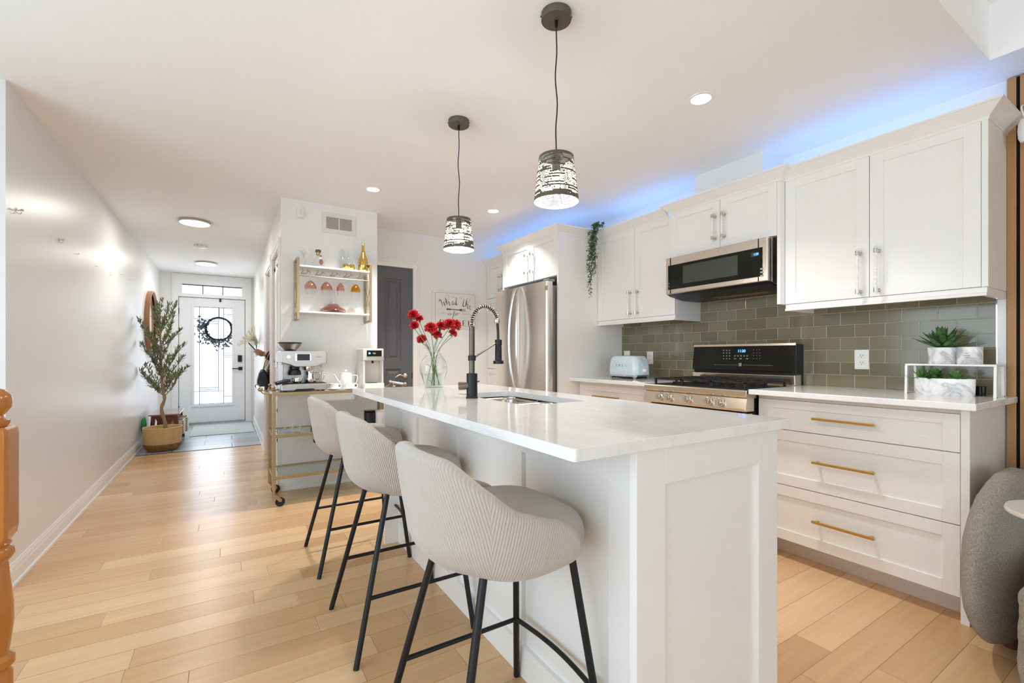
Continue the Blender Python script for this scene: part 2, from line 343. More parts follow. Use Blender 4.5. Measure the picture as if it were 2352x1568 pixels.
def dup(root, delta=None, loc=None, label=None, group=None, rz=None):
    def cp(o, par):
        c = o.copy(); C.objects.link(c)
        if par is not None: c.parent = par
        for ch in [q for q in kids if q.parent == o]: cp(ch, c)
        return c
    kids = list(root.children_recursive); r = cp(root, None)
    if delta is not None: r.location = root.location + Vector(delta)
    if loc is not None: r.location = loc
    if rz is not None: r.rotation_euler = (0, 0, rz)
    if label: r['label'] = label
    if group: r['group'] = group
    return r
def text(name, s, size, m, parent, loc, rot, ext=0.0006, align='CENTER'):
    cu = bpy.data.curves.new('t', 'FONT'); cu.body = s; cu.size = size; cu.extrude = ext; cu.align_x = align; cu.align_y = 'CENTER'
    t = bpy.data.objects.new('t', cu); C.objects.link(t); bpy.context.view_layer.update()
    me = bpy.data.meshes.new_from_object(t.evaluated_get(bpy.context.evaluated_depsgraph_get())); bpy.data.objects.remove(t)
    o = bpy.data.objects.new(name, me); C.objects.link(o); me.materials.clear(); me.materials.append(M[m] if isinstance(m, str) else m)
    o.parent = parent; o.location = Vector(loc) - (world_loc(parent) if parent else Vector((0, 0, 0))); o.rotation_euler = rot; return o
def smooth_path(pts, k=8):
    P = [Vector(p) for p in pts]; out = []
    for i in range(len(P) - 1):
        a, b, c, d = P[max(i - 1, 0)], P[i], P[i + 1], P[min(i + 2, len(P) - 1)]
        for j in range(k):
            t = j / k; out.append(0.5 * ((2 * b) + (c - a) * t + (2 * a - 5 * b + 4 * c - d) * t * t + (3 * b - a - 3 * c + d) * t ** 3))
    out.append(P[-1]); return out
def rrect(x0, x1, y0, y1, r, n=5):
    pts = []
    for cx, cy, a0 in [(x1 - r, y0 + r, -90), (x1 - r, y1 - r, 0), (x0 + r, y1 - r, 90), (x0 + r, y0 + r, 180)]:
        for i in range(n + 1): a = R(a0 + 90 * i / n); pts.append((cx + r * math.cos(a), cy + r * math.sin(a)))
    return pts
# shaker front: axis 'x' faces -X (a = Y), axis 'y' faces -Y (a = X). p = front plane
def shaker(mb, axis, p, a0, a1, z0, z1, rail=0.058, t=0.02, rec=0.009, rt=None, rb=None):
    rt = rail if rt is None else rt; rb = rail if rb is None else rb
    def bx(aa, ab, za, zb, q0, q1):
        if axis == 'x': mb.box(q0, q1, aa, ab, za, zb)
        else: mb.box(aa, ab, q0, q1, za, zb)
    bx(a0, a0 + rail, z0, z1, p, p + t); bx(a1 - rail, a1, z0, z1, p, p + t)
    bx(a0 + rail, a1 - rail, z1 - rt, z1, p, p + t); bx(a0 + rail, a1 - rail, z0, z0 + rb, p, p + t)
    bx(a0 + rail - 0.002, a1 - rail + 0.002, z0 + rb - 0.002, z1 - rt + 0.002, p + rec, p + t - 0.001)
    return mb

# ------------------------------------------------------------------ the shell
XL, XR, YB, YS, YE, CZ, HX = -0.893, 3.138, 4.711, 4.203, 8.924, 2.423, 0.371
def wall(name, ax, p0, p1, a0, a1, z0, z1, holes=(), m='wall'):
    """a wall slab between p0 and p1 on axis ax, spanning a0..a1, with rectangular openings (a, b, z0, z1)"""
    mb = MB()
    def bx(aa, ab, za, zb):
        if ab - aa > 1e-4 and zb - za > 1e-4:
            if ax == 'x': mb.box(p0, p1, aa, ab, za, zb)
            else: mb.box(aa, ab, p0, p1, za, zb)
    cuts = sorted({a0, a1} | {h[0] for h in holes} | {h[1] for h in holes})
    for aa, ab in zip(cuts, cuts[1:]):
        hs = sorted([(h[2], h[3]) for h in holes if h[0] <= aa + 1e-6 and h[1] >= ab - 1e-6]); z = z0
        for ha, hb in hs: bx(aa, ab, z, ha); z = hb
        bx(aa, ab, z, z1)
    return struct(name, mb, m)
struct('floor', MB().box(-1.95, 3.24, -4.0, 3.1, -0.08, 0).box(XL - 0.1, 3.24, 3.1, 6.50, -0.08, 0), 'floor')
struct('floor.001', MB().box(XL - 0.1, 0.48, 6.50, YE + 0.1, -0.08, -0.001), 'tile')
struct('trim_1', MB().box(XL, HX, 6.488, 6.502, -0.01, 0.004), 'lead')
struct('ceiling', MB().box(XL - 0.2, 3.24, 0.593, YE + 0.1, CZ, 2.79).box(-1.95, XL - 0.2, 0.593, 3.2, CZ, 2.79).box(2.861, 3.24, -4.0, 0.593, CZ, 2.79), 'ceil')
struct('ceiling.001', MB().box(-2.05, 2.861, -4.0, 0.593, 2.67, 2.79), 'ceil')
wall('wall_left', 'x', XL - 0.1, XL, 3.10, YE + 0.1, 0, CZ, m='wall_hall')
wall('wall_stair', 'y', 3.10, 3.2, -1.95, XL - 0.1, 0, CZ)
wall('wall_living', 'x', -2.05, -1.95, -4.0, 3.2, 0, 2.67, [(-2.0, 2.6, 0.25, 2.05)])
wall('wall_rear', 'y', -4.1, -4.0, -2.05, XR + 0.1, 0, 2.67, [(-0.8, 2.6, 0.05, 2.3)])
wall('wall_right', 'x', XR, XR + 0.1, -4.0, YB + 0.1, 0, CZ)
wall('wall_back', 'y', YB, YB + 0.1, 1.063, XR, 0, CZ, [(1.262, 1.683, 0, 2.044)])
wall('wall_bar', 'y', YS, YS + 0.1, HX, 1.163, 0, CZ)
wall('wall_pier', 'x', 1.063, 1.163, YS + 0.1, YB, 0, CZ)
A0, A1, B0, B1 = 4.290, 4.920, 5.110, 5.850
wall('wall_hall', 'x', HX, HX + 0.1, YS + 0.1, YE, 0, CZ, [(YS + 0.1, A1, 0, 2.03), (B0, B1, 0, 2.03)], m='wall_hall')
TX0, TX1 = ony(418, 664, YE).x, ony(556, 668, YE).x; TZ0, TZ1 = 2.105, 2.255
wall('wall_entry', 'y', YE, YE + 0.1, XL, HX + 0.1, 0, CZ, [(-0.665, 0.252, 0, 2.052), (TX0, TX1, TZ0, TZ1)])
# small rooms behind the hall openings
wall('wall_closet', 'x', 0.90, 0.98, YS + 0.1, 5.02, 0, CZ)
wall('wall_closet_side', 'y', 4.97, 5.05, HX + 0.1, 0.90, 0, CZ)
wall('wall_powder', 'x', 1.70, 1.80, 5.05, 6.6, 0, CZ)
wall('wall_powder_side', 'y', 6.6, 6.7, HX + 0.1, 1.80, 0, CZ)
wall('wall_powder_near', 'y', 4.97, 5.05, 0.90, 1.80, 0, CZ)
# rear living room window behind the camera; unseen side window added and sized for fill
def window(n, ax, p, a0, a1, z0, z1, bars):
    r = sroot(n, (p, a0, z0) if ax == 'x' else (a0, p, z0)); mb = MB(); g = MB()
    def bx(q, aa, ab, za, zb, d=0.03):
        if ax == 'x': q.box(p - d, p + d, aa, ab, za, zb)
        else: q.box(aa, ab, p - d, p + d, za, zb)
    bx(mb, a0, a1, z0, z0 + 0.06); bx(mb, a0, a1, z1 - 0.06, z1); bx(mb, a0, a0 + 0.06, z0 + 0.06, z1 - 0.06); bx(mb, a1 - 0.06, a1, z0 + 0.06, z1 - 0.06)
    for b in bars: bx(mb, b - 0.04, b + 0.04, z0 + 0.06, z1 - 0.06)
    mb.build('window_frame', 'trim', r); bx(g, a0 + 0.06, a1 - 0.06, z0 + 0.06, z1 - 0.06, 0.004); g.build('glass_pane', 'glass', r)
window('window_1', 'y', -4.05, -0.8, 2.6, 0.05, 2.3, [0.9]); window('window_2', 'x', -2.0, -2.0, 2.6, 0.25, 2.05, [-0.46, 1.07])

def base_prof(d=1): return [(0, 0), (0.019 * d, 0), (0.019 * d, 0.012), (0.013 * d, 0.02), (0.013 * d, 0.066), (0.010 * d, 0.078), (0.010 * d, 0.088), (0.005 * d, 0.1), (0.005 * d, 0.106), (0, 0.106)]
def baseboard(name, ax, p, d, a0, a1):
    # ax 'y': runs along Y on plane x=p, sticking out by d ; ax 'x': runs along X on plane y=p
    if ax == 'y': mb = MB().prism([(p + q[0] * d, q[1]) for q in base_prof()], 'y', a0, a1)
    else: mb = MB().prism([(p + q[0] * d, q[1]) for q in base_prof()], 'x', a0, a1)
    return struct(name, mb, 'trim')
baseboard('baseboard_left', 'y', XL, 1, 3.082, YE - 0.02)
baseboard('baseboard_stair', 'x', 3.10, -1, -1.95, XL + 0.019)
baseboard('baseboard_bar', 'x', YS, -1, HX - 0.012, 1.163)
baseboard('baseboard_hall', 'y', HX, -1, B1 + 0.075, YE - 0.02)
baseboard('baseboard_entry', 'x', YE, -1, HX - 0.08, HX - 0.019)
baseboard('baseboard_back', 'x', YB, -1, 1.76, 2.56)
baseboard('baseboard_pier', 'y', 1.163, 1, YS, YB)
# door casings (flat with a raised outer bead)
def casing(name, ax, p, d, a0, a1, zt, w_=0.07, t=0.016, legs=(True, True)):
    mb = MB()
    def bx(aa, ab, za, zb, th):
        q0, q1 = sorted((p, p + d * th))
        if ax == 'x': mb.box(q0, q1, aa, ab, za, zb)
        else: mb.box(aa, ab, q0, q1, za, zb)
    e = 0.018
    bx(a0 - w_, a0 - w_ + e, 0, zt + w_, t + 0.006); bx(a0 - w_ + e, a0, 0, zt, t)
    bx(a1 + w_ - e, a1 + w_, 0, zt + w_, t + 0.006); bx(a1, a1 + w_ - e, 0, zt, t)
    bx(a0 - w_ + e, a1 + w_ - e, zt, zt + w_ - e, t); bx(a0 - w_ + e, a1 + w_ - e, zt + w_ - e, zt + w_, t + 0.006)
    return struct(name, mb, 'trim', bevel=0.002)
casing('trim_2', 'y', YB, -1, 1.262, 1.683, 2.044, 0.062)
casing('trim_3', 'x', HX, -1, A0, A1, 2.03)
casing('trim_4', 'x', HX, -1, B0, B1, 2.03)
casing('trim_5', 'y', YE, -1, -0.665, 0.252, 2.33, 0.085)
struct('trim_6', MB().box(-0.665, 0.252, YE - 0.014, YE, 2.052, TZ0).box(-0.665, 0.252, YE - 0.014, YE, TZ1, 2.33).box(-0.665, TX0, YE - 0.014, YE, TZ0, TZ1).box(TX1, 0.252, YE - 0.014, YE, TZ0, TZ1), 'trim')
# jamb linings of opening B (the one the person stands in)
struct('trim_7', MB().box(HX - 0.004, HX + 0.104, B0 - 0.001, B0 + 0.012, 0, 2.03).box(HX - 0.004, HX + 0.104, B1 - 0.012, B1 + 0.001, 0, 2.03).box(HX - 0.004, HX + 0.104, B0, B1, 2.018, 2.031), 'trim')
# transom light
r = sroot('window_3', (TX0, YE, TZ0)); tw = (TX1 - TX0) / 3
MB().box(TX0, TX1, YE + 0.04, YE + 0.048, TZ0, TZ1).build('glass_pane', 'glass', r)
mb = MB()
for i in (1, 2): mb.box(TX0 + tw * i - 0.006, TX0 + tw * i + 0.006, YE + 0.03, YE + 0.06, TZ0, TZ1)
mb.box(TX0, TX1, YE + 0.03, YE + 0.06, TZ1 - 0.012, TZ1).build('muntin', 'lead', r)
# entry door: slab with a tall leaded light
r = sroot('door_1', (-0.21, YE, 0)); D0, D1, DT = -0.657, 0.243, 2.041; yd = YE + 0.012
G0, G1, GZ0, GZ1 = ony(446, 800, yd).x, ony(533, 800, yd).x, 0.315, 1.905
mb = MB()
mb.box(D0, G0, yd, yd + 0.045, 0.025, DT).box(G1, D1, yd, yd + 0.045, 0.025, DT).box(G0, G1, yd, yd + 0.045, 0.025, GZ0).box(G0, G1, yd, yd + 0.045, GZ1, DT)
mb.build('door_slab', 'door_white', r, bevel=0.002)
fr = MB(); q = 0.035
fr.box(G0 - q, G0, yd - 0.014, yd, GZ0 - q, GZ1 + q).box(G1, G1 + q, yd - 0.014, yd, GZ0 - q, GZ1 + q).box(G0, G1, yd - 0.014, yd, GZ0 - q, GZ0).box(G0, G1, yd - 0.014, yd, GZ1, GZ1 + q)
fr.build('glazing_bead', 'door_white', r, bevel=0.004)
frost = glass_mat('textured_door_glass', (232, 238, 248), 0.25)
MB().box(G0, G1, yd + 0.018, yd + 0.024, GZ0, GZ1).build('glass_pane', frost, r)
W_, H_ = G1 - G0, GZ1 - GZ0; ld = MB()
def gx(f): return G0 + f * W_
def gz(f): return GZ1 - f * H_
for f, z0, z1, t in [(0.14, 0, 1, .0035), (0.77, 0, 1, .0035), (0.63, 0.13, 0.865, .003)]: ld.box(gx(f) - t, gx(f) + t, yd + 0.012, yd + 0.03, gz(z1), gz(z0))
for z, a, b in [(0.125, 0, .14), (0.125, .14, .77), (0.145, .14, .63), (0.17, .14, .63), (0.07, .77, 1), (0.475, .77, 1), (0.495, .77, 1), (0.513, .77, 1), (0.83, .14, .63), (0.85, .14, .63), (0.866, 0, .77), (0.925, .77, 1), (0.005, 0, 1), (0.995, 0, 1)]:
    ld.box(gx(a), gx(b), yd + 0.012, yd + 0.03, gz(z) - 0.003, gz(z) + 0.003)
ld.build('leading', 'lead', r)
p = ony(551, 823, yd); MB().box(p.x - 0.03, p.x + 0.03, yd - 0.03, yd, p.z - 0.055, p.z + 0.055).build('keypad_lock', 'blackm', r, bevel=0.006)
p = ony(552, 846, yd); MB().box(p.x - 0.03, p.x + 0.03, yd - 0.012, yd, p.z - 0.028, p.z + 0.028).box(p.x - 0.12, p.x, yd - 0.055, yd - 0.04, p.z - 0.008, p.z + 0.008).box(p.x - 0.01, p.x + 0.01, yd - 0.05, yd, p.z - 0.008, p.z + 0.008).build('door_handle', 'blackm', r, bevel=0.002)
p = ony(506, 688, yd); MB().box(p.x - 0.014, p.x + 0.014, yd - 0.012, yd, p.z - 0.04, p.z + 0.03).build('wreath_hook', 'blackm', r)
for z in (0.22, 1.0, 1.78): MB().cyl((D0 - 0.004, yd - 0.004, z), (D0 - 0.004, yd - 0.004, z + 0.09), 0.007).build('hinge', 'blackm', r)
struct('trim_8', MB().box(-0.665, 0.252, YE - 0.01, YE + 0.1, 0, 0.024), 'nickel')
struct('trim_12', MB().box(-0.665, -0.645, YE + 0.058, YE + 0.1, 0.024, 2.052).box(0.232, 0.252, YE + 0.058, YE + 0.1, 0.024, 2.052).box(-0.645, 0.232, YE + 0.058, YE + 0.1, 2.032, 2.052), 'trim')  # jamb stops added behind the slab to block light leaking past its edges
# charcoal two-panel door in the back wall
r = sroot('door_2', (1.47, YB, 0)); yd = YB + 0.012
mb = MB(); x0, x1 = 1.266, 1.679; P0, P1 = 1.387, 1.558
zs = [(0.15, 0.975), (1.065, 1.925)]
mb.box(x0, P0, yd, yd + 0.035, 0.01, 2.04).box(P1, x1, yd, yd + 0.035, 0.01, 2.04).box(P0, P1, yd, yd + 0.035, 0.01, 0.15).box(P0, P1, yd, yd + 0.035, 0.975, 1.065).box(P0, P1, yd, yd + 0.035, 1.925, 2.04)
for za, zb in zs:
    rings = [[(P0 + e, yd + d, za + e), (P1 - e, yd + d, za + e), (P1 - e, yd + d, zb - e), (P0 + e, yd + d, zb - e)] for e, d in [(0, 0), (0.014, 0.012), (0.026, 0.014), (0.05, 0.004), (0.052, 0.004)]]
    mb.loft(rings, True, False); mb.quad(*rings[-1])
mb.build('door_slab', 'door_grey', r)
p = ony(931, 862, yd); hx, hz = p.x, p.z
mb = MB().lathe([(0.001, yd - 0.022), (0.012, yd - 0.02), (0.028, yd - 0.01), (0.032, yd - 0.002), (0.032, yd)], hx, hz, 24, ax='y')
mb.build('rosette', 'nickel', r, smooth=True)
MB().tube(smooth_path([(hx, yd - 0.01, hz), (hx, yd - 0.045, hz), (hx - 0.035, yd - 0.05, hz - 0.004), (hx - 0.075, yd - 0.048, hz + 0.010), (hx - 0.11, yd - 0.045, hz - 0.008), (hx - 0.122, yd - 0.045, hz - 0.016)], 6), [0.009] * 25 + [0.006] * 6, 10).build('lever', 'nickel', r, smooth=True)
MB().box(1.677, 1.684, yd - 0.004, yd + 0.03, hz - 0.03, hz + 0.03).build('strike_plate', 'blackm', r)
# white bifold closet doors in opening A
r = sroot('door_3', (HX, 4.6, 0))
mid = (A0 + A1) / 2
for a, b in ((A0 + 0.004, mid - 0.003), (mid + 0.003, A1 - 0.004)):
    mb = MB(); mb.box(HX + 0.012, HX + 0.04, a, b, 0.01, 2.02)
    for za, zb in ((0.15, 0.9), (1.0, 1.9)): mb.box(HX + 0.006, HX + 0.013, a + 0.05, b - 0.05, za, zb)
    mb.build('door_leaf', 'wall_hall', r, bevel=0.003)
for y in (A1 - 0.03, mid + .02):
    for z in (0.35, 0.62, 0.86, 1.06, 1.93): MB().prism([(HX + 0.012, z - 0.03), (HX + 0.002, z), (HX + 0.012, z + 0.03)], 'y', y - 0.006, y + 0.006).build('hinge', 'blackm', r)
# duct chase above the microwave cabinet
struct('trim_9', MB().box(2.897, XR, 1.62, 2.118, 2.12, CZ), 'wall')
# backsplash, end strip
SPL = tag(MB().box(XR - 0.008, XR, 0.628, 3.075, 0.926, 1.45).box(XR - 0.008, XR, 1.45, 2.25, 1.45, 1.60).build('backsplash', 'splash', None), 'olive grey glass subway tile backsplash between counter and wall cabinets', 'backsplash')
struct('trim_10', MB().box(XR - 0.009, XR, 0.622, 0.628, 0.926, 1.42), 'chrome')
struct('trim_11', MB().box(XR - 0.014, XR, 0.592, 0.622, 0.926, 1.42), 'trim')

# ------------------------------------------------------------------ kitchen run along the right wall
def bar_handle(par, y0, y1, X, z, m='brass'):
    mb = MB().box(X - 0.034, X - 0.024, y0, y1, z - 0.006, z + 0.006).box(X - 0.026, X, y0 + 0.012, y0 + 0.024, z - 0.005, z + 0.005).box(X - 0.026, X, y1 - 0.024, y1 - 0.012, z - 0.005, z + 0.005)
    return mb.build('handle', m, par, bevel=0.001)
def rod_handle(par, X, y, z0, z1):
    """vertical acrylic rod held by two satin collars"""
    xx = X - 0.036; h = MB().cyl((xx, y, z0 - 0.022), (xx, y, z1 + 0.022), 0.0065, n=14).build('handle', 'acrylic', par, smooth=True)
    for z in (z0, z1):
        MB().cyl((xx, y, z - 0.011), (xx, y, z + 0.011), 0.0095, n=14).cyl((xx, y, z), (X, y, z), 0.0055, n=10).cyl((X - 0.004, y, z), (X, y, z), 0.009, n=12).build('collar', 'nickel', h, smooth=True)
    return h
def crown(par, pts, z, m='cab'):
    """crown moulding following the path pts (x, y) with outward normal on the left hand side; mitred"""
    prof = [(0.0, -0.012), (0.004, -0.012), (0.004, 0.0), (0.05, 0.043), (0.056, 0.046), (0.056, 0.056), (0.0, 0.056)]
    P = [Vector((p[0], p[1])) for p in pts]; rings = []
    for i, p in enumerate(P):
        ns = []
        if i > 0: d = (P[i] - P[i - 1]).normalized(); ns.append(Vector((-d.y, d.x)))
        if i < len(P) - 1: d = (P[i + 1] - P[i]).normalized(); ns.append(Vector((-d.y, d.x)))
        n = sum(ns, Vector((0, 0))); n.normalize(); k = 1 / max(0.3, n.dot(ns[0]))
        rings.append([(p.x + n.x * k * o, p.y + n.y * k * o, z + h) for o, h in prof])
    return MB().loft(rings).build('crown', m, par)
def rail_light(par, X, y0, y1, z, ends=True):
    prof = [(X + 0.022, z), (X + 0.004, z), (X + 0.004, z - 0.022), (X - 0.004, z - 0.028), (X - 0.004, z - 0.038), (X + 0.022, z - 0.038)]
    mb = MB().prism(prof, 'y', y0, y1)
    if ends: mb.box(X + 0.022, XR - 0.002, y0, y0 + 0.018, z - 0.038, z); mb.box(X + 0.022, XR - 0.002, y1 - 0.018, y1, z - 0.038, z)
    return mb.build('light_rail', 'cab', par, bevel=0.001)
def wall_cab(label, X, y0, y1, z0, z1, ysplit, hz, side0=0.0):
    t = thing('wall_cabinet', label, 'cabinet', (X, (y0 + y1) / 2, z0), 'white shaker wall cabinets')
    MB().box(X + 0.02, XR - 0.001, y0, y1, z0, z1).build('body', 'cab', t, bevel=0.001)
    for a, b, hy in ((y0 + 0.001 + side0, ysplit - 0.0015, ysplit - 0.04), (ysplit + 0.0015, y1 - 0.001, ysplit + 0.04)):
        d = shaker(MB(), 'x', X, a, b, z0 + 0.002, z1 - 0.002).build('door', 'cab', t, bevel=0.0012); rod_handle(d, X, hy, hz[0], hz[1])
    return t
XU = 2.825
yl = (0.590, 1.448)
t = wall_cab('largest white shaker wall cabinet, at the slat wall end of the run', XU, 0.590, 1.448, 1.42, 2.165, 1.026, (1.452, 1.652), side0=0.022)
MB().box(XU - 0.001, XU + 0.02, 0.590, 0.611, 1.421, 2.165).build('end_stile', 'cab', t)
crown(t, [(XU, 1.448), (XU, 0.590), (XR - 0.002, 0.590)][::-1], 2.165); rail_light(t, XU, 0.594, 1.446, 1.42)
# the cabinet over the microwave stands proud of its neighbours
XM = 2.775
t = thing('wall_cabinet', 'short white shaker wall cabinet directly above the steel microwave', 'cabinet', (XM, 1.86, 1.83), 'white shaker wall cabinets')
MB().box(XM + 0.02, XR - 0.001, 1.4685, 2.2365, 1.832, 2.165).build('body', 'cab', t)
MB().box(XM, XR - 0.001, 1.449, 1.468, 1.421, 2.165).build('side_panel', 'cab', t)
for a, b, hy in ((1.4695, 1.838, 1.805), (1.841, 2.236, 1.873)):
    d = shaker(MB(), 'x', XM, a, b, 1.833, 2.163, rail=0.052).build('door', 'cab', t, bevel=0.0012); rod_handle(d, XM, hy, 1.90, 2.045)
crown(t, [(XM + 0.05, 2.2375), (XM, 2.2375), (XM, 1.449), (XM + 0.05, 1.449)][::-1], 2.165)
t = wall_cab('white shaker wall cabinet above the pale blue toaster, beside the trailing ivy', XU, 2.238, 3.073, 1.42, 2.165, 2.637, (1.462, 1.632))
crown(t, [(XU, 3.073), (XU, 2.2985)][::-1], 2.165); rail_light(t, XU, 2.240, 3.072, 1.42)
# base cabinet with three drawers, right of the range
XP = 2.594; YP = 0.623
t = thing('base_cabinet', 'white three drawer base cabinet between the range and the grey sofa', 'cabinet', (XP, 1.05, 0), 'white shaker base cabinets')
MB().box(XP + 0.02, XR - 0.001, YP + 0.001, 1.478, 0.105, 0.897).build('body', 'cab', t)
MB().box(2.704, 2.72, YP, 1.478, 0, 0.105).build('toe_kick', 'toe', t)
MB().box(XP - 0.002, XR - 0.001, 0.595, YP, 0, 0.897).build('end_panel', 'cab', t, bevel=0.001)
MB().box(XP + 0.006, XP + 0.02, YP, 1.478, 0.874, 0.897).build('filler_strip', 'cabin', t)
for z0, z1, hz in ((0.712, 0.872, 0.790), (0.409, 0.708, 0.564), (0.107, 0.405, 0.257)):
    d = shaker(MB(), 'x', XP, YP + 0.002, 1.476, z0, z1, rail=0.056, rt=0.045 if z1 > 0.8 else 0.056, rb=0.045 if z1 > 0.8 else 0.056).build('drawer', 'cab', t, bevel=0.0012); bar_handle(d, 0.912, 1.182, XP, hz)
t = thing('base_cabinet', 'white base cabinet under the toaster counter, partly hidden by the island', 'cabinet', (XP, 2.65, 0), 'white shaker base cabinets')
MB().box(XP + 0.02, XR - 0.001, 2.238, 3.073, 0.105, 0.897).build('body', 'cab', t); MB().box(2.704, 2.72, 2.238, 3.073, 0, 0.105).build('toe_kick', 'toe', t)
d = shaker(MB(), 'x', XP, 2.24, 3.05, 0.70, 0.868, rail=0.045).build('drawer', 'cab', t, bevel=0.0012); bar_handle(d, 2.57, 2.86, XP, 0.782)
for a, b in ((2.24, 2.643), (2.647, 3.05)): shaker(MB(), 'x', XP, a, b, 0.107, 0.696).build('door', 'cab', t, bevel=0.0012)
MB().box(2.500, XR - 0.008, 0.556, 1.483, 0.8995, 0.926).xf(Matrix.Identity(4)); 
w1 = MB().box(2.500, XR - 0.009, 0.556, 1.482, 0.8975, 0.926).build('countertop', 'quartz', None, bevel=0.003); tag(w1, 'white quartz countertop right of the range, holding the potted succulents', 'countertop')
w2 = MB().box(2.500, XR - 0.009, 2.239, 3.073, 0.8975, 0.926).build('countertop', 'quartz', None, bevel=0.003); tag(w2, 'white quartz countertop left of the range, under the toaster', 'countertop')
# fridge surround, its top cabinet and the tall pantry beyond
XF = 2.381
t = thing('fridge_cabinet', 'white cabinet bridging over the steel fridge with a tall side panel', 'cabinet', (XF, 3.53, 0))
MB().box(XF + 0.02, XR - 0.001, 3.095, 3.98, 1.80, 2.165).build('body', 'cab', t)
MB().box(XF, XR - 0.001, 3.075, 3.094, 0, 2.165).build('side_panel', 'cab', t)
MB().box(XF, XR - 0.001, 3.981, 3.999, 0, 2.165).build('side_panel', 'cab', t)
for a, b, hy in ((3.096, 3.497, 3.455), (3.500, 3.979, 3.545)):
    d = shaker(MB(), 'x', XF, a, b, 1.802, 2.163, rail=0.052).build('door', 'cab', t, bevel=0.0012); rod_handle(d, XF, hy, 1.885, 2.045)
crown(t, [(2.56, 3.999), (XF, 3.999), (XF, 3.075), (XU - 0.057, 3.075)][::-1], 2.165)
XT = 2.587
t = thing('pantry_cabinet', 'tall white pantry cabinet in the far corner behind the fridge', 'cabinet', (XT, 4.35, 0))
MB().box(XT + 0.02, XR - 0.001, 4.001, YB - 0.001, 0.1, 2.165).build('body', 'cab', t); MB().box(2.66, 2.68, 4.001, YB - 0.001, 0, 0.1).build('toe_kick', 'toe', t)
for z0, z1, hz in ((1.775, 2.163, (1.85, 1.99)), (0.965, 1.770, None), (0.102, 0.960, None)):
    for a, b, s in ((4.003, 4.352, -1), (4.356, 4.705, 1)):
        d = shaker(MB(), 'x', XT, a, b, z0, z1, rail=0.052).build('door', 'cab', t, bevel=0.0012)
        if hz: rod_handle(d, XT, 4.354 + s * 0.04, *hz)
crown(t, [(XT, YB - 0.002), (XT, 4.0)][::-1], 2.165)

# ------------------------------------------------------------------ island
I0, I1, J0, J1 = 0.605, 1.452, 0.728, 2.705
t = thing('kitchen_island', 'white panelled kitchen island with overhanging seating side, stools tucked under it', 'island', (1.1, 1.7, 0))
sx0, sx1, sy0, sy1 = 0.972, 1.292, 1.468, 2.093
BX = 0.867
MB().box(BX + 0.021, sx0 - 0.06, 0.763, 2.68, 0.0, 0.897).box(sx1 + 0.06, 1.40, 0.763, 2.68, 0.0, 0.897).box(sx0 - 0.06, sx1 + 0.06, 0.763, sy0 - 0.06, 0, 0.897).box(sx0 - 0.06, sx1 + 0.06, sy1 + 0.06, 2.68, 0, 0.897).box(sx0 - 0.06, sx1 + 0.06, sy0 - 0.06, sy1 + 0.06, 0, 0.65).build('body', 'cab', t)
bays = [(1.388, 1.853), (1.913, 2.373), (2.433, 2.66), (0.902, 1.328)]
mb = MB(); ed = [0.763, 0.902, 1.328, 1.388, 1.853, 1.913, 2.373, 2.433, 2.66, 2.681]
for i in range(0, len(ed), 2): mb.box(BX, BX + 0.02, ed[i], ed[i + 1], 0, 0.897)
for a, b in bays: mb.box(BX, BX + 0.02, a, b, 0.783, 0.897); mb.box(BX, BX + 0.02, a, b, 0, 0.11); mb.box(BX + 0.015, BX + 0.0205, a, b, 0.11, 0.783)
mb.build('seating_panel', 'cab', t, bevel=0.0012)
e = shaker(MB(), 'y', 0.740, 0.80, 1.401, 0, 0.897, rail=0.1, t=0.022, rec=0.012, rt=0.09, rb=0.11).build('end_panel', 'cab', t, bevel=0.0012)
shaker(MB(), 'y', 2.682, 0.786, 1.401, 0, 0.897, rail=0.1, t=0.022, rec=0.012, rt=0.09).build('end_panel', 'cab', t, bevel=0.0012)
ct = MB(); zt, zb = 0.926, 0.8985
pts_o = rrect(I0, I1, J0, J1, 0.008, 3); hole = rrect(sx0, sx1, sy0, sy1, 0.03, 6)
b = ct.b
def slab_with_hole(b, O_, H_, zb, zt):
    for z, flip in ((zt, False), (zb, True)):
        vo = [b.verts.new((p[0], p[1], z)) for p in O_]; vh = [b.verts.new((p[0], p[1], z)) for p in H_]
        es = [b.edges.new((vo[i], vo[(i + 1) % len(vo)])) for i in range(len(vo))] + [b.edges.new((vh[i], vh[(i + 1) % len(vh)])) for i in range(len(vh))]
        bmesh.ops.triangle_fill(b, edges=es, use_beauty=True)
        if z == zt: T = (vo, vh)
        else: B = (vo, vh)
    for a, c in zip(T, B):
        for i in range(len(a)): j = (i + 1) % len(a); b.faces.new([a[i], a[j], c[j], c[i]])
slab_with_hole(b, pts_o, hole, zb, zt)
ct.build('worktop', 'quartz', t, bevel=0.0015, seg=2)
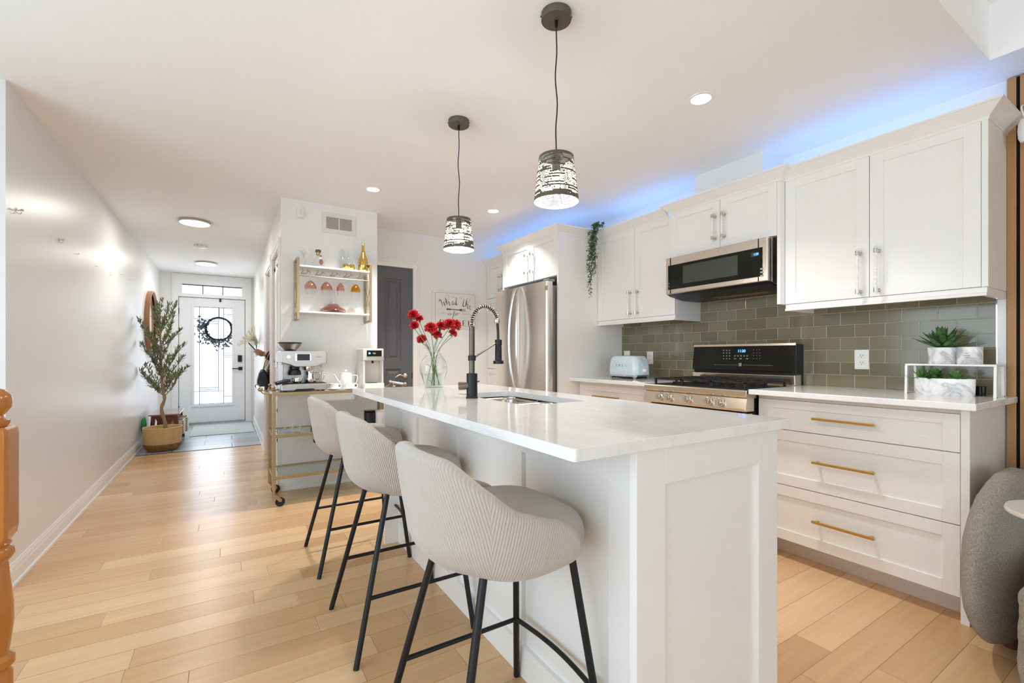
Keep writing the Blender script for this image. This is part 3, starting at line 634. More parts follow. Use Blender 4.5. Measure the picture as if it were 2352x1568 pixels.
# undermount double sink
s = thing('kitchen_sink', 'undermount steel double bowl sink set into the island worktop', 'sink', (1.13, 1.78, 0.9))
def bowl(x0, x1, y0, y1, name):
    mb = MB(); rings = []
    for e_, z, rr in [(0, 0.898, 0.06), (0.004, 0.88, 0.06), (0.008, 0.74, 0.06), (0.03, 0.722, 0.05), (0.1, 0.718, 0.03)]:
        rings.append([(p[0], p[1], z) for p in rrect(x0 + e_, x1 - e_, y0 + e_, y1 - e_, rr, 5)])
    mb.loft(rings, True, False); mb.b.faces.new([mb.b.verts.new(p) for p in rings[-1]]); return mb.build(name, 'sink', s, smooth=True, solid=0.0015)
bowl(sx0 - 0.004, sx1 + 0.004, 1.795, sy1 + 0.004, 'basin'); bowl(sx0 - 0.004, sx1 + 0.004, sy0 - 0.004, 1.765, 'basin')
for y in (1.945, 1.615): MB().lathe([(0.001, 0.7205), (0.03, 0.7205), (0.036, 0.7235), (0.036, 0.72)], 1.13, y, 20).build('drain', 'chrome', s, smooth=True)
MB().box(sx0 + 0.002, sx1 - 0.002, 1.764, 1.796, 0.874, 0.894).build('divider', 'sink', s, bevel=0.004)
# spring faucet
fx, fy = onz(1084, 914, zt).x, onz(1084, 914, zt).y
t = thing('kitchen_faucet', 'tall black and gunmetal spring neck faucet on the island behind the sink', 'faucet', (fx, fy, zt))
def fz(px): return 1.12 + (815 - px) / FPX * (fx * _s + fy * _c)
def fxx(px): return ony(px, 800, fy).x
MB().lathe([(0.027, zt), (0.027, zt + 0.006), (0.0245, zt + 0.008), (0.0245, fz(858)), (0.022, fz(857))], fx, fy, 28).build('base_column', 'blackm', t, smooth=True)
MB().lathe([(0.0268, zt), (0.0268, zt + 0.005), (0.02, zt + 0.0055)], fx, fy, 28).build('base_ring', 'nickel', t, smooth=True)
zc0, zc1 = fz(857), fz(750); n = 46; prof = []
for i in range(n):
    z = zc0 + (zc1 - zc0) * i / n; h = (zc1 - zc0) / n
    prof += [(0.0115, z), (0.0135, z + h * .25), (0.0135, z + h * .6), (0.0115, z + h * .85)]
MB().lathe(prof, fx, fy, 20).build('ribbed_riser', 'bronze', t, smooth=True)
MB().lathe([(0.0175, fz(828)), (0.0175, fz(816))], fx, fy, 24).build('collar', 'blackm', t, smooth=True)
hx_ = fxx(1143); ztop = fz(702); rad = (hx_ - fx) / 2
arc = [(fx, fy, zc1)] + [(fx + rad - rad * math.cos(a), fy, fz(742) + (ztop - fz(742)) * math.sin(a)) for a in [PI * i / 22 for i in range(0, 21)]] + [(hx_ + 0.002, fy, fz(758)), (hx_ + 0.003, fy, fz(780))]
MB().tube(arc, 0.0062, 12).build('hose', 'blackp', t, smooth=True)
path = smooth_path(arc[:-3], 6); L = [0]
for a, b_ in zip(path, path[1:]): L.append(L[-1] + (b_ - a).length)
sp = []; turns = 21; N_ = turns * 14
for i in range(N_):
    d = L[-1] * i / (N_ - 1); k = max(j for j in range(len(L)) if L[j] <= d + 1e-9); k = min(k, len(path) - 2); tt = (d - L[k]) / max(1e-9, L[k + 1] - L[k])
    p = path[k].lerp(path[k + 1], tt); tg = (path[k + 1] - path[k]).normalized(); nn = Vector((0, 1, 0)); bb = tg.cross(nn).normalized(); an = 2 * PI * turns * i / (N_ - 1)
    sp.append(p + (nn * math.cos(an) + bb * math.sin(an)) * 0.0128)
MB().tube(sp, 0.0019, 6).build('spring', 'nickel', t, smooth=True)
MB().lathe([(0.012, fz(740)), (0.014, fz(738)), (0.014, fz(730)), (0.012, fz(728))], hx_ - 0.004, fy, 18).build('spring_end', 'nickel', t, smooth=True)
MB().lathe([(0.012, fz(836)), (0.0245, fz(836)), (0.0245, fz(829)), (0.016, fz(827)), (0.0155, fz(794)), (0.0145, fz(793)), (0.0145, fz(791.5)), (0.0165, fz(791)), (0.0165, fz(779)), (0.009, fz(778))], hx_ + 0.004, fy, 24).build('spray_head', 'blackm', t, smooth=True)
MB().cyl((fx + 0.014, fy, fz(820)), (hx_ - 0.01, fy, fz(787)), 0.004, n=10).build('support_arm', 'bronze', t, smooth=True)
MB().cyl((fx, fy, fz(884)), (fxx(1060), fy + 0.03, fz(886)), 0.019, n=24).build('valve_hub', 'bronze', t, smooth=True)
MB().cyl((fxx(1062), fy + 0.03, fz(884)), (fxx(1110), fy - 0.02 + 0.06, fz(877)), 0.003, n=10).build('lever', 'bronze', t, smooth=True)

# ------------------------------------------------------------------ fridge
t = thing('refrigerator', 'stainless french door refrigerator with curved bar handles between white panels', 'refrigerator', (2.6, 3.53, 0))
fX, fy0, fy1, fz1 = 2.268, 3.102, 3.966, 1.745
MB().box(fX + 0.075, 3.08, fy0 + 0.012, fy1 - 0.012, 0.03, fz1 - 0.03).build('body', 'fridge_side', t, bevel=0.004)
for a, b in ((fy0, 3.528), (3.534, fy1)):
    sgn = 1 if a > 3.5 else -1
    prof = [(fX + 0.072, a), (fX + 0.02, a), (fX + 0.006, a + 0.008), (fX, a + 0.03), (fX - 0.005, (a + b) / 2), (fX, b - 0.03), (fX + 0.006, b - 0.008), (fX + 0.02, b), (fX + 0.072, b)]
    MB().prism(prof, 'z', 0.72, fz1).build('door', 'fridge', t, smooth=True)
MB().prism([(fX + 0.072, fy0), (fX + 0.02, fy0), (fX, fy0 + 0.02), (fX - 0.004, 3.53), (fX, fy1 - 0.02), (fX + 0.02, fy1), (fX + 0.072, fy1)], 'z', 0.08, 0.712).build('freezer_drawer', 'fridge', t, smooth=True)
MB().tube(smooth_path([(fX, fy0 + 0.06, 0.62), (fX - 0.05, fy0 + 0.08, 0.63), (fX - 0.055, 3.53, 0.635), (fX - 0.05, fy1 - 0.08, 0.63), (fX, fy1 - 0.06, 0.62)], 6), 0.011, 10).build('drawer_handle', 'steel', t, smooth=True)
for s in (-1, 1):
    y = 3.531 + s * 0.036; pts = []
    for i in range(25):
        f = i / 24; zz = 0.80 + f * 0.93; bow = math.sin(PI * f)
        pts.append((fX - 0.012 - 0.052 * bow ** 0.6, y + s * 0.028 * bow, zz))
    MB().tube(pts, 0.013, 12).build('door_handle', 'chrome', t, smooth=True)
p = onx(1254.5, 661, fX - 0.004); q = 0.019
b_ = MB().box(fX - 0.0055, fX - 0.001, p.y - q, p.y + q, p.z - q, p.z + q).build('badge', 'steel', t)
mb = MB()
for k in (-0.6, 0, 0.6): mb.prism([(p.y - 0.014, p.z + k * 0.02 - 0.005), (p.y + 0.014, p.z + k * 0.02 + 0.001), (p.y + 0.014, p.z + k * 0.02 + 0.005), (p.y - 0.014, p.z + k * 0.02 - 0.001)], 'x', fX - 0.0065, fX - 0.005)
mb.build('badge_mark', 'greyink', b_)
MB().box(fX + 0.03, fX + 0.1, fy0 + 0.005, fy0 + 0.08, fz1, fz1 + 0.022).build('hinge_cover', 'fridge_side', t, bevel=0.004)
MB().box(fX + 0.03, fX + 0.1, fy1 - 0.08, fy1 - 0.005, fz1, fz1 + 0.022).build('hinge_cover', 'fridge_side', t, bevel=0.004)

# ------------------------------------------------------------------ gas range
RY0, RY1, RX = 1.487, 2.233, 2.493
t = thing('gas_range', 'stainless freestanding gas range with black grates and five front knobs', 'stove', (2.8, 1.86, 0))
MB().box(2.56, 3.12, RY0 + 0.004, RY1 - 0.004, 0.03, 0.868).build('body', 'blackp', t)
MB().prism([(RX, 0.878), (RX - 0.004, 0.884), (RX - 0.004, 0.912), (RX, 0.918), (3.06, 0.918), (3.06, 0.868), (RX + 0.02, 0.868)], 'y', RY0, RY1).build('cooktop', 'steelw', t, bevel=0.003)
cp = MB().prism([(RX + 0.004, 0.873), (RX - 0.014, 0.806), (RX - 0.008, 0.796), (2.57, 0.796), (2.57, 0.873)], 'y', RY0, RY1).build('control_panel', 'steelw', t, bevel=0.004)
MB().box(2.515, 2.565, RY0 + 0.005, RY1 - 0.005, 0.20, 0.785).build('oven_door', 'steelw', t, bevel=0.004)
MB().box(2.512, 2.5155, RY0 + 0.10, RY1 - 0.10, 0.32, 0.65).build('oven_window', 'blackgl', t)
MB().cyl((2.47, RY0 + 0.05, 0.73), (2.47, RY1 - 0.05, 0.73), 0.011).box(2.47, 2.515, RY0 + 0.06, RY0 + 0.08, 0.722, 0.738).box(2.47, 2.515, RY1 - 0.08, RY1 - 0.06, 0.722, 0.738).build('oven_handle', 'steelw', t, smooth=True)
MB().box(2.52, 2.565, RY0 + 0.005, RY1 - 0.005, 0.05, 0.19).build('storage_drawer', 'steelw', t, bevel=0.003)
for px in (1516, 1537, 1580, 1628, 1655):
    p = onx(px, 913, RX - 0.008); y, z = p.y, 0.84; k = MB()
    k.lathe([(0.024, RX - 0.006), (0.024, RX - 0.014), (0.020, RX - 0.017), (0.019, RX - 0.034), (0.016, RX - 0.038), (0.001, RX - 0.038)], y, z, 24, ax='x')
    ko = k.build('knob', 'chrome', t, smooth=True)
    MB().box(RX - 0.046, RX - 0.036, y - 0.004, y + 0.004, z - 0.018, z + 0.018).build('knob_grip', 'steelw', ko, bevel=0.002)
    for a in (-0.9, -0.3, 0.3, 0.9): MB().box(RX - 0.0075, RX - 0.005, y + 0.031 * math.sin(a) - 0.0015, y + 0.031 * math.sin(a) + 0.0015, z + 0.031 * math.cos(a) - 0.0015, z + 0.031 * math.cos(a) + 0.0015).build('dial_mark', 'greyink', cp)
MB().box(2.56, 2.98, RY0 + 0.035, RY1 - 0.035, 0.918, 0.921).build('burner_tray', 'iron', t)
gw = (RY1 - RY0 - 0.09) / 3
for i in range(3):
    y0 = RY0 + 0.045 + gw * i; y1 = y0 + gw - 0.006; mb = MB(); zt_ = 0.962; r_ = 0.0085
    def bar(a, b2): mb.box(min(a[0], b2[0]) - r_ * .8, max(a[0], b2[0]) + r_ * .8, min(a[1], b2[1]) - r_ * .8, max(a[1], b2[1]) + r_ * .8, zt_ - 0.012, zt_)
    bar((2.552, y0), (2.552, y1)); bar((2.985, y0), (2.985, y1)); bar((2.552, y0), (2.985, y0)); bar((2.552, y1), (2.985, y1)); bar((2.77, y0), (2.77, y1))
    bar((2.552, (y0 + y1) / 2), (2.985, (y0 + y1) / 2)); bar((2.655, y0), (2.655, y0 + 0.07)); bar((2.655, y1 - 0.07), (2.655, y1)); bar((2.875, y0), (2.875, y0 + 0.07)); bar((2.875, y1 - 0.07), (2.875, y1))
    for x in (2.552, 2.77, 2.985):
        for y in (y0, y1): mb.box(x - 0.007, x + 0.007, y - 0.007, y + 0.007, 0.921, zt_ - 0.01)
    mb.build('grate', 'iron', t, bevel=0.003)
    for x in ((2.655, 2.875) if i != 1 else (2.77,)):
        MB().lathe([(0.045, 0.921), (0.045, 0.926), (0.036, 0.93), (0.036, 0.936), (0.001, 0.938)], x, (y0 + y1) / 2, 24).build('burner', 'iron', t, smooth=True)
MB().prism([(3.03, 0.918), (3.024, 0.93), (3.018, 0.985), (3.022, 0.993), (3.05, 0.996), (3.1, 0.996), (3.1, 0.918)], 'y', RY0, RY1).build('lower_backguard', 'steelw', t, bevel=0.006)
MB().box(3.04, 3.128, RY0 + 0.002, RY1 - 0.002, 0.93, 1.19).build('backguard_body', 'blackp', t, bevel=0.004)
XG = 3.012
gp = MB().prism([(XG, 1.012), (XG + 0.022, 1.182), (3.045, 1.182), (3.045, 1.012)], 'y', RY0 + 0.006, RY1 - 0.006).build('display_panel', 'blackgl', t, bevel=0.002)
MB().prism([(XG + 0.0215, 1.182), (XG + 0.023, 1.196), (3.05, 1.199), (3.05, 1.182)], 'y', RY0 + 0.004, RY1 - 0.004).build('top_trim', 'steelw', t)
tilt = math.atan2(0.022, 0.17)
def onpanel(px, py): 
    p = onx(px, py, XG + 0.008); zz = p.z; return onx(px, py, XG + 0.022 * (zz - 1.012) / 0.17 - 0.0012)
rotp = (R(90) - tilt, 0, R(-90))
def face_text(name, s, size, m, par, p): return text(name, s, size, m, par, p, rotp)
face_text('clock', '11:20', 0.026, 'clock', gp, onpanel(1703, 806))
mb = MB()
def dot(px, py, w_, h_):
    p = onpanel(px, py); mb.box(p.x - 0.0005, p.x + 0.0005, p.y - w_ / 2, p.y + w_ / 2, p.z - h_ / 2, p.z + h_ / 2)
for r_i, y in enumerate((804.5, 810.5, 817, 823.5)):
    for x in (1662, 1669, 1675.5): dot(x, y, 0.009, 0.006)
for x in (1688, 1695, 1702, 1709, 1716): dot(x, 817, 0.009, 0.007)
for x in (1688, 1701, 1716): dot(x, 823.5, 0.016, 0.006)
for y in (803, 810, 816.5, 823):
    for x in (1731, 1738, 1745): dot(x, y, 0.004, 0.004)
dot(1700, 837, 0.02, 0.022)
mb.build('touch_legend', 'greyink', gp)
mb = MB(); a, b_ = onpanel(1640, 837), onpanel(1695, 837.5); mb.box(a.x - .0004, a.x + .0004, b_.y, a.y, a.z - .0008, a.z + .0008); a, b_ = onpanel(1706, 838), onpanel(1775, 838.5); mb.box(a.x - .0004, a.x + .0004, b_.y, a.y, a.z - .0008, a.z + .0008); mb.build('legend_line', 'greyink', gp)

# ------------------------------------------------------------------ microwave
mX, my0, my1, mz0, mz1 = 2.72, 1.494, 2.236, 1.560, 1.824
t = thing('microwave', 'low profile stainless over the range microwave with dark glass front', 'microwave', (2.9, 1.86, mz0))
MB().prism([(mX + 0.05, mz0 + 0.0), (mX + 0.05, mz1 + 0.002), (3.10, mz1 + 0.002), (3.10, mz0 - 0.03), (2.90, mz0 - 0.03)], 'y', my0, my1).build('body', 'steel', t, bevel=0.002)
MB().box(mX, mX + 0.049, my0, my1, mz0 + 0.001, mz1).build('front_frame', 'steel', t, bevel=0.006)
dY0, dY1 = onx(1742, 600, mX).y, onx(1540, 640, mX).y
MB().box(mX - 0.003, mX + 0.01, my0 + 0.030, my1 - 0.022, 1.592, 1.768).build('glass_front', 'blackgl', t, bevel=0.002)
a, b_ = onx(1694, 620, mX - 0.004).y, onx(1568, 640, mX - 0.004).y
MB().box(mX - 0.0036, mX, a, b_, 1.622, 1.748).build('door_window', 'blackgl2', t)
mb = MB()
for y in (dY0, dY1): mb.box(mX - 0.0042, mX + 0.02, y - 0.0012, y + 0.0012, mz0 + 0.004, mz1 - 0.002)
mb.build('door_seam', 'felt', t)
p = onx(1735, 584, mX - 0.004); MB().box(mX - 0.0037, mX, p.y - 0.022, p.y + 0.026, p.z - 0.012, p.z + 0.012).build('display', 'blackgl2', t)
text('clock', '1:20', 0.018, 'clock', t, (mX - 0.0045, p.y - 0.004, p.z), (R(90), 0, R(-90)))
mb = MB()
for py in (617, 625, 633): q_ = onx(1749, py, mX - 0.004); mb.box(mX - 0.0042, mX, q_.y - 0.008, q_.y + 0.008, q_.z - 0.005, q_.z + 0.005)
for py in (651, 658): q_ = onx(1536.5, py, mX - 0.004); mb.box(mX - 0.0042, mX, q_.y - 0.004, q_.y + 0.004, q_.z - 0.003, q_.z + 0.003)
mb.build('button_legend', 'greyink', t)
MB().prism([(mX + 0.01, mz0 + 0.001), (mX + 0.04, mz0 - 0.012), (2.905, mz0 - 0.034), (3.09, mz0 - 0.034), (3.09, mz0 - 0.029), (2.9, mz0 - 0.028), (mX + 0.052, mz0 + 0.001)], 'y', my0 + 0.004, my1 - 0.004).build('underside_grille', 'blackp', t)
mb = MB()
for x in (2.93, 2.985): mb.box(x, x + 0.008, my0 + 0.12, my1 - 0.25, mz0 - 0.036, mz0 - 0.033)
mb.build('filter_slot', 'brass', t)

# ------------------------------------------------------------------ toaster
c0 = Vector((2.86, 2.73, zt)); LY, LX, HT = 0.325, 0.19, 0.19
t = thing('toaster', 'pale blue rounded retro toaster in the corner of the left counter', 'toaster', c0)
rings = []
def tring(z, k, kx=None):
    ly, lx = LY / 2 * k, LX / 2 * (kx or k); r = min(lx, ly) * 0.55
    return [(c0.x + p[0], c0.y + p[1], z) for p in rrect(-lx, lx, -ly, ly, r, 6)]
for zz, k in [(0.028, 0.97), (0.034, 1.0), (0.07, 1.0), (0.12, 0.975), (0.15, 0.94), (0.168, 0.89), (0.180, 0.82), (0.187, 0.72), (0.189, 0.60)]: rings.append(tring(zt + zz, k, k))
MB().loft(rings).build('shell', 'blue_toast', t, smooth=True)
MB().loft([tring(zt + 0.014, 0.93), tring(zt + 0.018, 1.0), tring(zt + 0.028, 1.0), tring(zt + 0.029, 0.97)]).build('base_band', 'chrome', t, smooth=True)
MB().loft([tring(zt + 0.006, 0.85), tring(zt + 0.015, 0.85)]).build('underside', 'blackp', t)
for sx in (-1, 1):
    for sy in (-1, 1): MB().lathe([(0.010, zt), (0.013, zt + 0.004), (0.02, zt + 0.02)], c0.x + sx * 0.07, c0.y + sy * 0.13, 12).build('foot', 'chrome', t, smooth=True)
for k in (-0.025, 0.025): MB().box(c0.x + k - 0.008, c0.x + k + 0.008, c0.y - 0.09, c0.y + 0.09, zt + 0.188, zt + 0.1905).build('slot', 'felt', t)
MB().cyl((c0.x - 0.02, c0.y - 0.15, zt + 0.158), (c0.x - 0.02, c0.y - 0.19, zt + 0.163), 0.004).ball((c0.x - 0.02, c0.y - 0.196, zt + 0.164), 0.009).build('lever', 'chrome', t, smooth=True)
MB().lathe([(0.016, c0.y - 0.160), (0.016, c0.y - 0.182), (0.012, c0.y - 0.185), (0.001, c0.y - 0.185)], c0.x, zt + 0.065, 16, ax='y').build('dial', 'plastic_w', t, smooth=True)
for i, ch in enumerate('SMEG'):
    text('brand_letter', ch, 0.024, 'chrome', t, (c0.x - LX / 2 * 0.992 - 0.001, c0.y + 0.052 - i * 0.036, zt + 0.108), (R(90), 0, R(-90)), ext=0.0015)
# ------------------------------------------------------------------ wall plates
def outlet(label, px0, px1, py0, py1):
    a = onx(px0, py0, XR - 0.012); b_ = onx(px1, py1, XR - 0.012); y0, y1, z0, z1 = b_.y, a.y, b_.z, a.z; ym, zm = (y0 + y1) / 2, (z0 + z1) / 2
    t = thing('wall_outlet', label, 'outlet', (XR - 0.012, ym, zm), 'kitchen outlets')
    MB().box(XR - 0.013, XR - 0.0082, y0, y1, z0, z1).build('cover_plate', 'plastic_w', t, bevel=0.001)
    for s in (-1, 1):
        zz = zm + s * (z1 - z0) * 0.18; MB().box(XR - 0.0145, XR - 0.012, ym - 0.016, ym + 0.016, zz - 0.016, zz + 0.016).build('receptacle', 'plastic_w', t, bevel=0.001)
        m2 = MB()
        for q_ in (-0.006, 0.006): m2.box(XR - 0.0150, XR - 0.0143, ym + q_ - 0.0012, ym + q_ + 0.0012, zz - 0.001, zz + 0.007)
        m2.box(XR - 0.0150, XR - 0.0143, ym - 0.002, ym + 0.002, zz - 0.009, zz - 0.005); m2.build('slots', 'ink', t)
outlet('white wall outlet on the tiles between the toaster and the range', 1486, 1500, 807, 836)
outlet('white wall outlet on the tiles between the range and the potted succulents', 1963, 1996, 803, 848)
p = onx(1440, 812, XR - 0.012)
t = thing('wall_switch', 'white wall switch plate showing just above the toaster', 'switch', p)
MB().box(XR - 0.013, XR - 0.0082, p.y - 0.036, p.y + 0.036, p.z - 0.09, p.z + 0.026).build('cover_plate', 'plastic_w', t, bevel=0.001)
MB().box(XR - 0.016, XR - 0.012, p.y - 0.010, p.y + 0.010, p.z - 0.05, p.z + 0.004).build('rocker', 'plastic_w', t, bevel=0.001)

# ------------------------------------------------------------------ riser and succulents on the right counter
rx0, rx1, ry0, ry1, rz = 2.83, 2.99, 0.66, 0.915, 1.078
a = onz(2094, 899, zt); b_ = onz(2284, 908, zt)
ry1, ry0 = 0.905, 0.600; rx0, rx1 = 2.945, 3.085
t = thing('counter_riser', 'white metal counter riser shelf with slanted legs beside the wall end', 'shelf', ((rx0 + rx1) / 2, (ry0 + ry1) / 2, zt))
zr = onx(2092, 835, rx0).z
MB().box(rx0, rx1, ry0 - 0.012, ry1 + 0.012, zr - 0.009, zr).build('top', 'plastic_w', t, bevel=0.002)
for y, dy in ((ry1 + 0.007, 0.0), (ry0 - 0.007, 0.0)):
    MB().prism([(rx0, zr - 0.009), (rx0 + 0.022, zr - 0.009), (rx0 + 0.014, zt), (rx0 - 0.006, zt)], 'y', y - 0.005, y + 0.005).prism([(rx1 - 0.022, zr - 0.009), (rx1, zr - 0.009), (rx1 + 0.006, zt), (rx1 - 0.014, zt)], 'y', y - 0.005, y + 0.005).box(rx0, rx1, y - 0.005, y + 0.005, zt, zt + 0.003).build('leg', 'plastic_w', t)
def leaf_mesh(mb, base, dr, up, L, w_, curl=0.3, n=5, thick=0.25):
    """one pointed leaf with a keel"""
    d = Vector(dr).normalized(); upv = Vector(up); upv = (upv - d * upv.dot(d)).normalized(); sd = d.cross(upv).normalized(); rows = []
    for i in range(n + 1):
        f = i / n; wd = w_ * math.sin(PI * min(1, 0.12 + f * 0.88)) ** 0.8 * (1 if f < 1 else 0) * 0.5
        c = Vector(base) + d * L * f + upv * (curl * L * f * f)
        rows.append((c - sd * wd + upv * wd * thick, c - upv * wd * thick * .6, c + sd * wd + upv * wd * thick))
    vs = [[mb.b.verts.new(p) for p in r_] for r_ in rows[:-1]]; tip = mb.b.verts.new(rows[-1][1])
    for a_, b2 in zip(vs, vs[1:]):
        mb.b.faces.new([a_[0], a_[1], b2[1], b2[0]]); mb.b.faces.new([a_[1], a_[2], b2[2], b2[1]])
    mb.b.faces.new([vs[-1][0], vs[-1][1], tip]); mb.b.faces.new([vs[-1][1], vs[-1][2], tip])
def rosette(mb, c, R_, h, n, w_, layers=3, seed=1):
    rnd = random.Random(seed)
    for l in range(layers):
        f = l / max(1, layers - 1); el = R(12 + 60 * f)
        for i in range(n):
            a_ = 2 * PI * (i + 0.5 * l) / n + rnd.uniform(-.12, .12); e = el + rnd.uniform(-.12, .12); LL = R_ * (1 - 0.35 * f) * rnd.uniform(.85, 1.1) * (1 - .3 * max(0, math.cos(a_)))
            leaf_mesh(mb, (c[0] + .004 * math.cos(a_), c[1] + .004 * math.sin(a_), c[2] + h * f), (math.cos(a_) * math.cos(e), math.sin(a_) * math.cos(e), math.sin(e)), (0, 0, 1), LL, w_, 0.15)
pc = ony(2165, 835, 0).xyz if False else None
def on_riser(px): p = _ray(px, 836); tt = (rx0 + rx1) / 2 / p.x; return p.y * tt
y = on_riser(2165); cx = (rx0 + rx1) / 2
t = thing('succulent_pot', 'spiky dark green succulent in marbled white pot on the riser', 'plant', (cx, y, zr))
MB().lathe([(0.001, zr), (0.050, zr), (0.053, zr + 0.004), (0.0575, zr + 0.078), (0.0575, zr + 0.081), (0.053, zr + 0.081), (0.052, zr + 0.072), (0.001, zr + 0.074)], cx, y, 36).build('pot', 'marble', t, smooth=True)
mb = MB(); rosette(mb, (cx - .01, y, zr + 0.078), 0.13, 0.02, 10, 0.028, 4, 3); mb.build('leaves', 'succ', t, smooth=True)
y2 = on_riser(2227)
t = thing('candle_jar', 'short marbled white candle jar with cream wax on the riser', 'candle', (cx, y2, zr))
MB().lathe([(0.001, zr), (0.044, zr), (0.046, zr + 0.003), (0.046, zr + 0.081), (0.044, zr + 0.083), (0.042, zr + 0.081), (0.042, zr + 0.07), (0.001, zr + 0.07)], cx, y2, 36).build('jar', 'marble', t, smooth=True)
jp = MB()
for zz, hw in ((.052, .006), (.042, .012), (.032, .006)): jp.box(cx - .0472, cx - .0455, y2 - hw, y2 + hw, zr + zz - .0012, zr + zz + .0012)
jp.build('jar_print', 'greyink', t)
bo = onz(2168, 908, zt); bx, by = 2.955, 0.0
p = _ray(2168, 906); by = p.y * (bx / p.x)
t = thing('succulent_bowl', 'oval marbled white bowl of mixed green succulents under the riser', 'plant', (bx, by, zt))
rings = []
for r_, z in [(0.0005, 0), (0.95, 0), (0.98, 0.004), (1.0, 0.078), (0.99, 0.081), (0.93, 0.081), (0.92, 0.07), (0.001, 0.066)]:
    rings.append([(bx + 0.055 * r_ * math.cos(a_), by + 0.112 * r_ * math.sin(a_), zt + z) for a_ in [2 * PI * i / 40 for i in range(40)]])
MB().loft(rings).build('bowl', 'marble', t, smooth=True)
mb = MB(); rosette(mb, (bx - 0.01, by + 0.03, zt + 0.07), 0.062, 0.02, 11, 0.028, 4, 5); mb.build('leaves', 'succ', t, smooth=True)
mb = MB(); rosette(mb, (bx - 0.008, by - 0.045, zt + 0.07), 0.05, 0.018, 9, 0.022, 3, 6); mb.build('leaves', 'succ2', t, smooth=True)
mb = MB(); rosette(mb, (bx, by + 0.085, zt + 0.07), 0.07, 0.02, 10, 0.010, 3, 8); mb.build('leaves', 'succ2', t, smooth=True)
t = thing('glass_tumbler', 'small black glass tumbler behind the succulent bowl', 'cup', (3.05, 0.665, zt))
MB().lathe([(0.001, zt), (0.022, zt), (0.024, zt + 0.045), (0.021, zt + 0.045), (0.02, zt + 0.006), (0.001, zt + 0.006)], 3.05, 0.665, 20).build('body', 'blackgl', t, smooth=True)

# ------------------------------------------------------------------ trailing ivy
t = thing('hanging_ivy', 'trailing green ivy hanging from the crown between fridge panel and cabinet', 'plant', (2.73, 3.0, 2.22))
rnd = random.Random(4); lf = MB(); st = MB(); vx = 2.745
for k in range(12):
    y0 = 2.995 + rnd.uniform(-.05, .045); L_ = [0.62, 0.50, 0.42, 0.40, 0.36, 0.35, 0.5, 0.3, 0.25, 0.28, 0.44, 0.56][k]; pts = []
    yend = 3.02 if L_ > .45 else y0; p = Vector((vx + rnd.uniform(0, .06), y0, 2.235))
    for i in range(18):
        f = i / 17
        pts.append((vx - 0.045 * min(1, f * 4) + rnd.uniform(-.008, .008) - 0.01, y0 * (1 - f) + yend * f + rnd.uniform(-.012, .012), 2.25 - L_ * f if f > .08 else 2.25))
    st.tube(pts, 0.0012, 4)
    for i in range(1, 18):
        for _ in range(4):
            q_ = Vector(pts[i]) + Vector((rnd.uniform(-.02, .0), rnd.uniform(-.02, .02), rnd.uniform(-.015, .015)))
            leaf_mesh(lf, q_, (rnd.uniform(-1, -.1), rnd.uniform(-1, 1), rnd.uniform(-1, .3)), (rnd.uniform(-1, 0), rnd.uniform(-.5, .5), 1), rnd.uniform(.016, .026), rnd.uniform(.011, .016), 0.1, 3)
for k in range(70):
    q_ = Vector((vx + rnd.uniform(-.03, .05), 2.99 + rnd.uniform(-.055, .055), 2.23 + rnd.uniform(-.0, .035)))
    leaf_mesh(lf, q_, (rnd.uniform(-1, 1), rnd.uniform(-1, 1), rnd.uniform(0, .8)), (0, 0, 1), .025, .015, 0.1, 3)
lf.build('leaves', 'vine', t); st.build('vine_stems', 'stem', t)

# ------------------------------------------------------------------ carnations in a glass vase
vc = onz(996, 889.5, zt); vx, vy = vc.x, vc.y; sc_v = (vx * _s + vy * _c) / FPX
def vz(py): return 1.12 + (815 - py) * sc_v
t = thing('flower_vase', 'clear glass vase of red carnations standing on the island worktop', 'vase', (vx, vy, zt))
pr = [(0.001, zt), (0.05, zt), (0.053, zt + 0.004), (0.055, zt + 0.02), (0.068, vz(868)), (0.080, vz(855)), (0.083, vz(845)), (0.080, vz(836)), (0.066, vz(825)), (0.046, vz(815)), (0.037, vz(807)), (0.042, vz(798)), (0.060, vz(791)), (0.062, vz(790.5))]
gp_ = MB().lathe(pr, vx, vy, 40, caps=False).build('vase_body', 'glass', t, smooth=True)
MB().lathe([(0.001, zt + 0.006), (0.049, zt + 0.006), (0.052, zt + 0.02), (0.065, vz(868)), (0.077, vz(856)), (0.001, vz(855.5))], vx, vy, 32).build('water', 'water', t, smooth=True)
heads = [(949, 722, 1.1), (963, 731, .8), (951, 746, .9), (968, 778, .95), (990, 752, 1.25), (1013, 748, 1.1), (1033, 743, 1.15), (1047, 745, 1.2), (1004, 768, 1.0), (1041, 764, .9)]
st = MB(); rnd = random.Random(11)
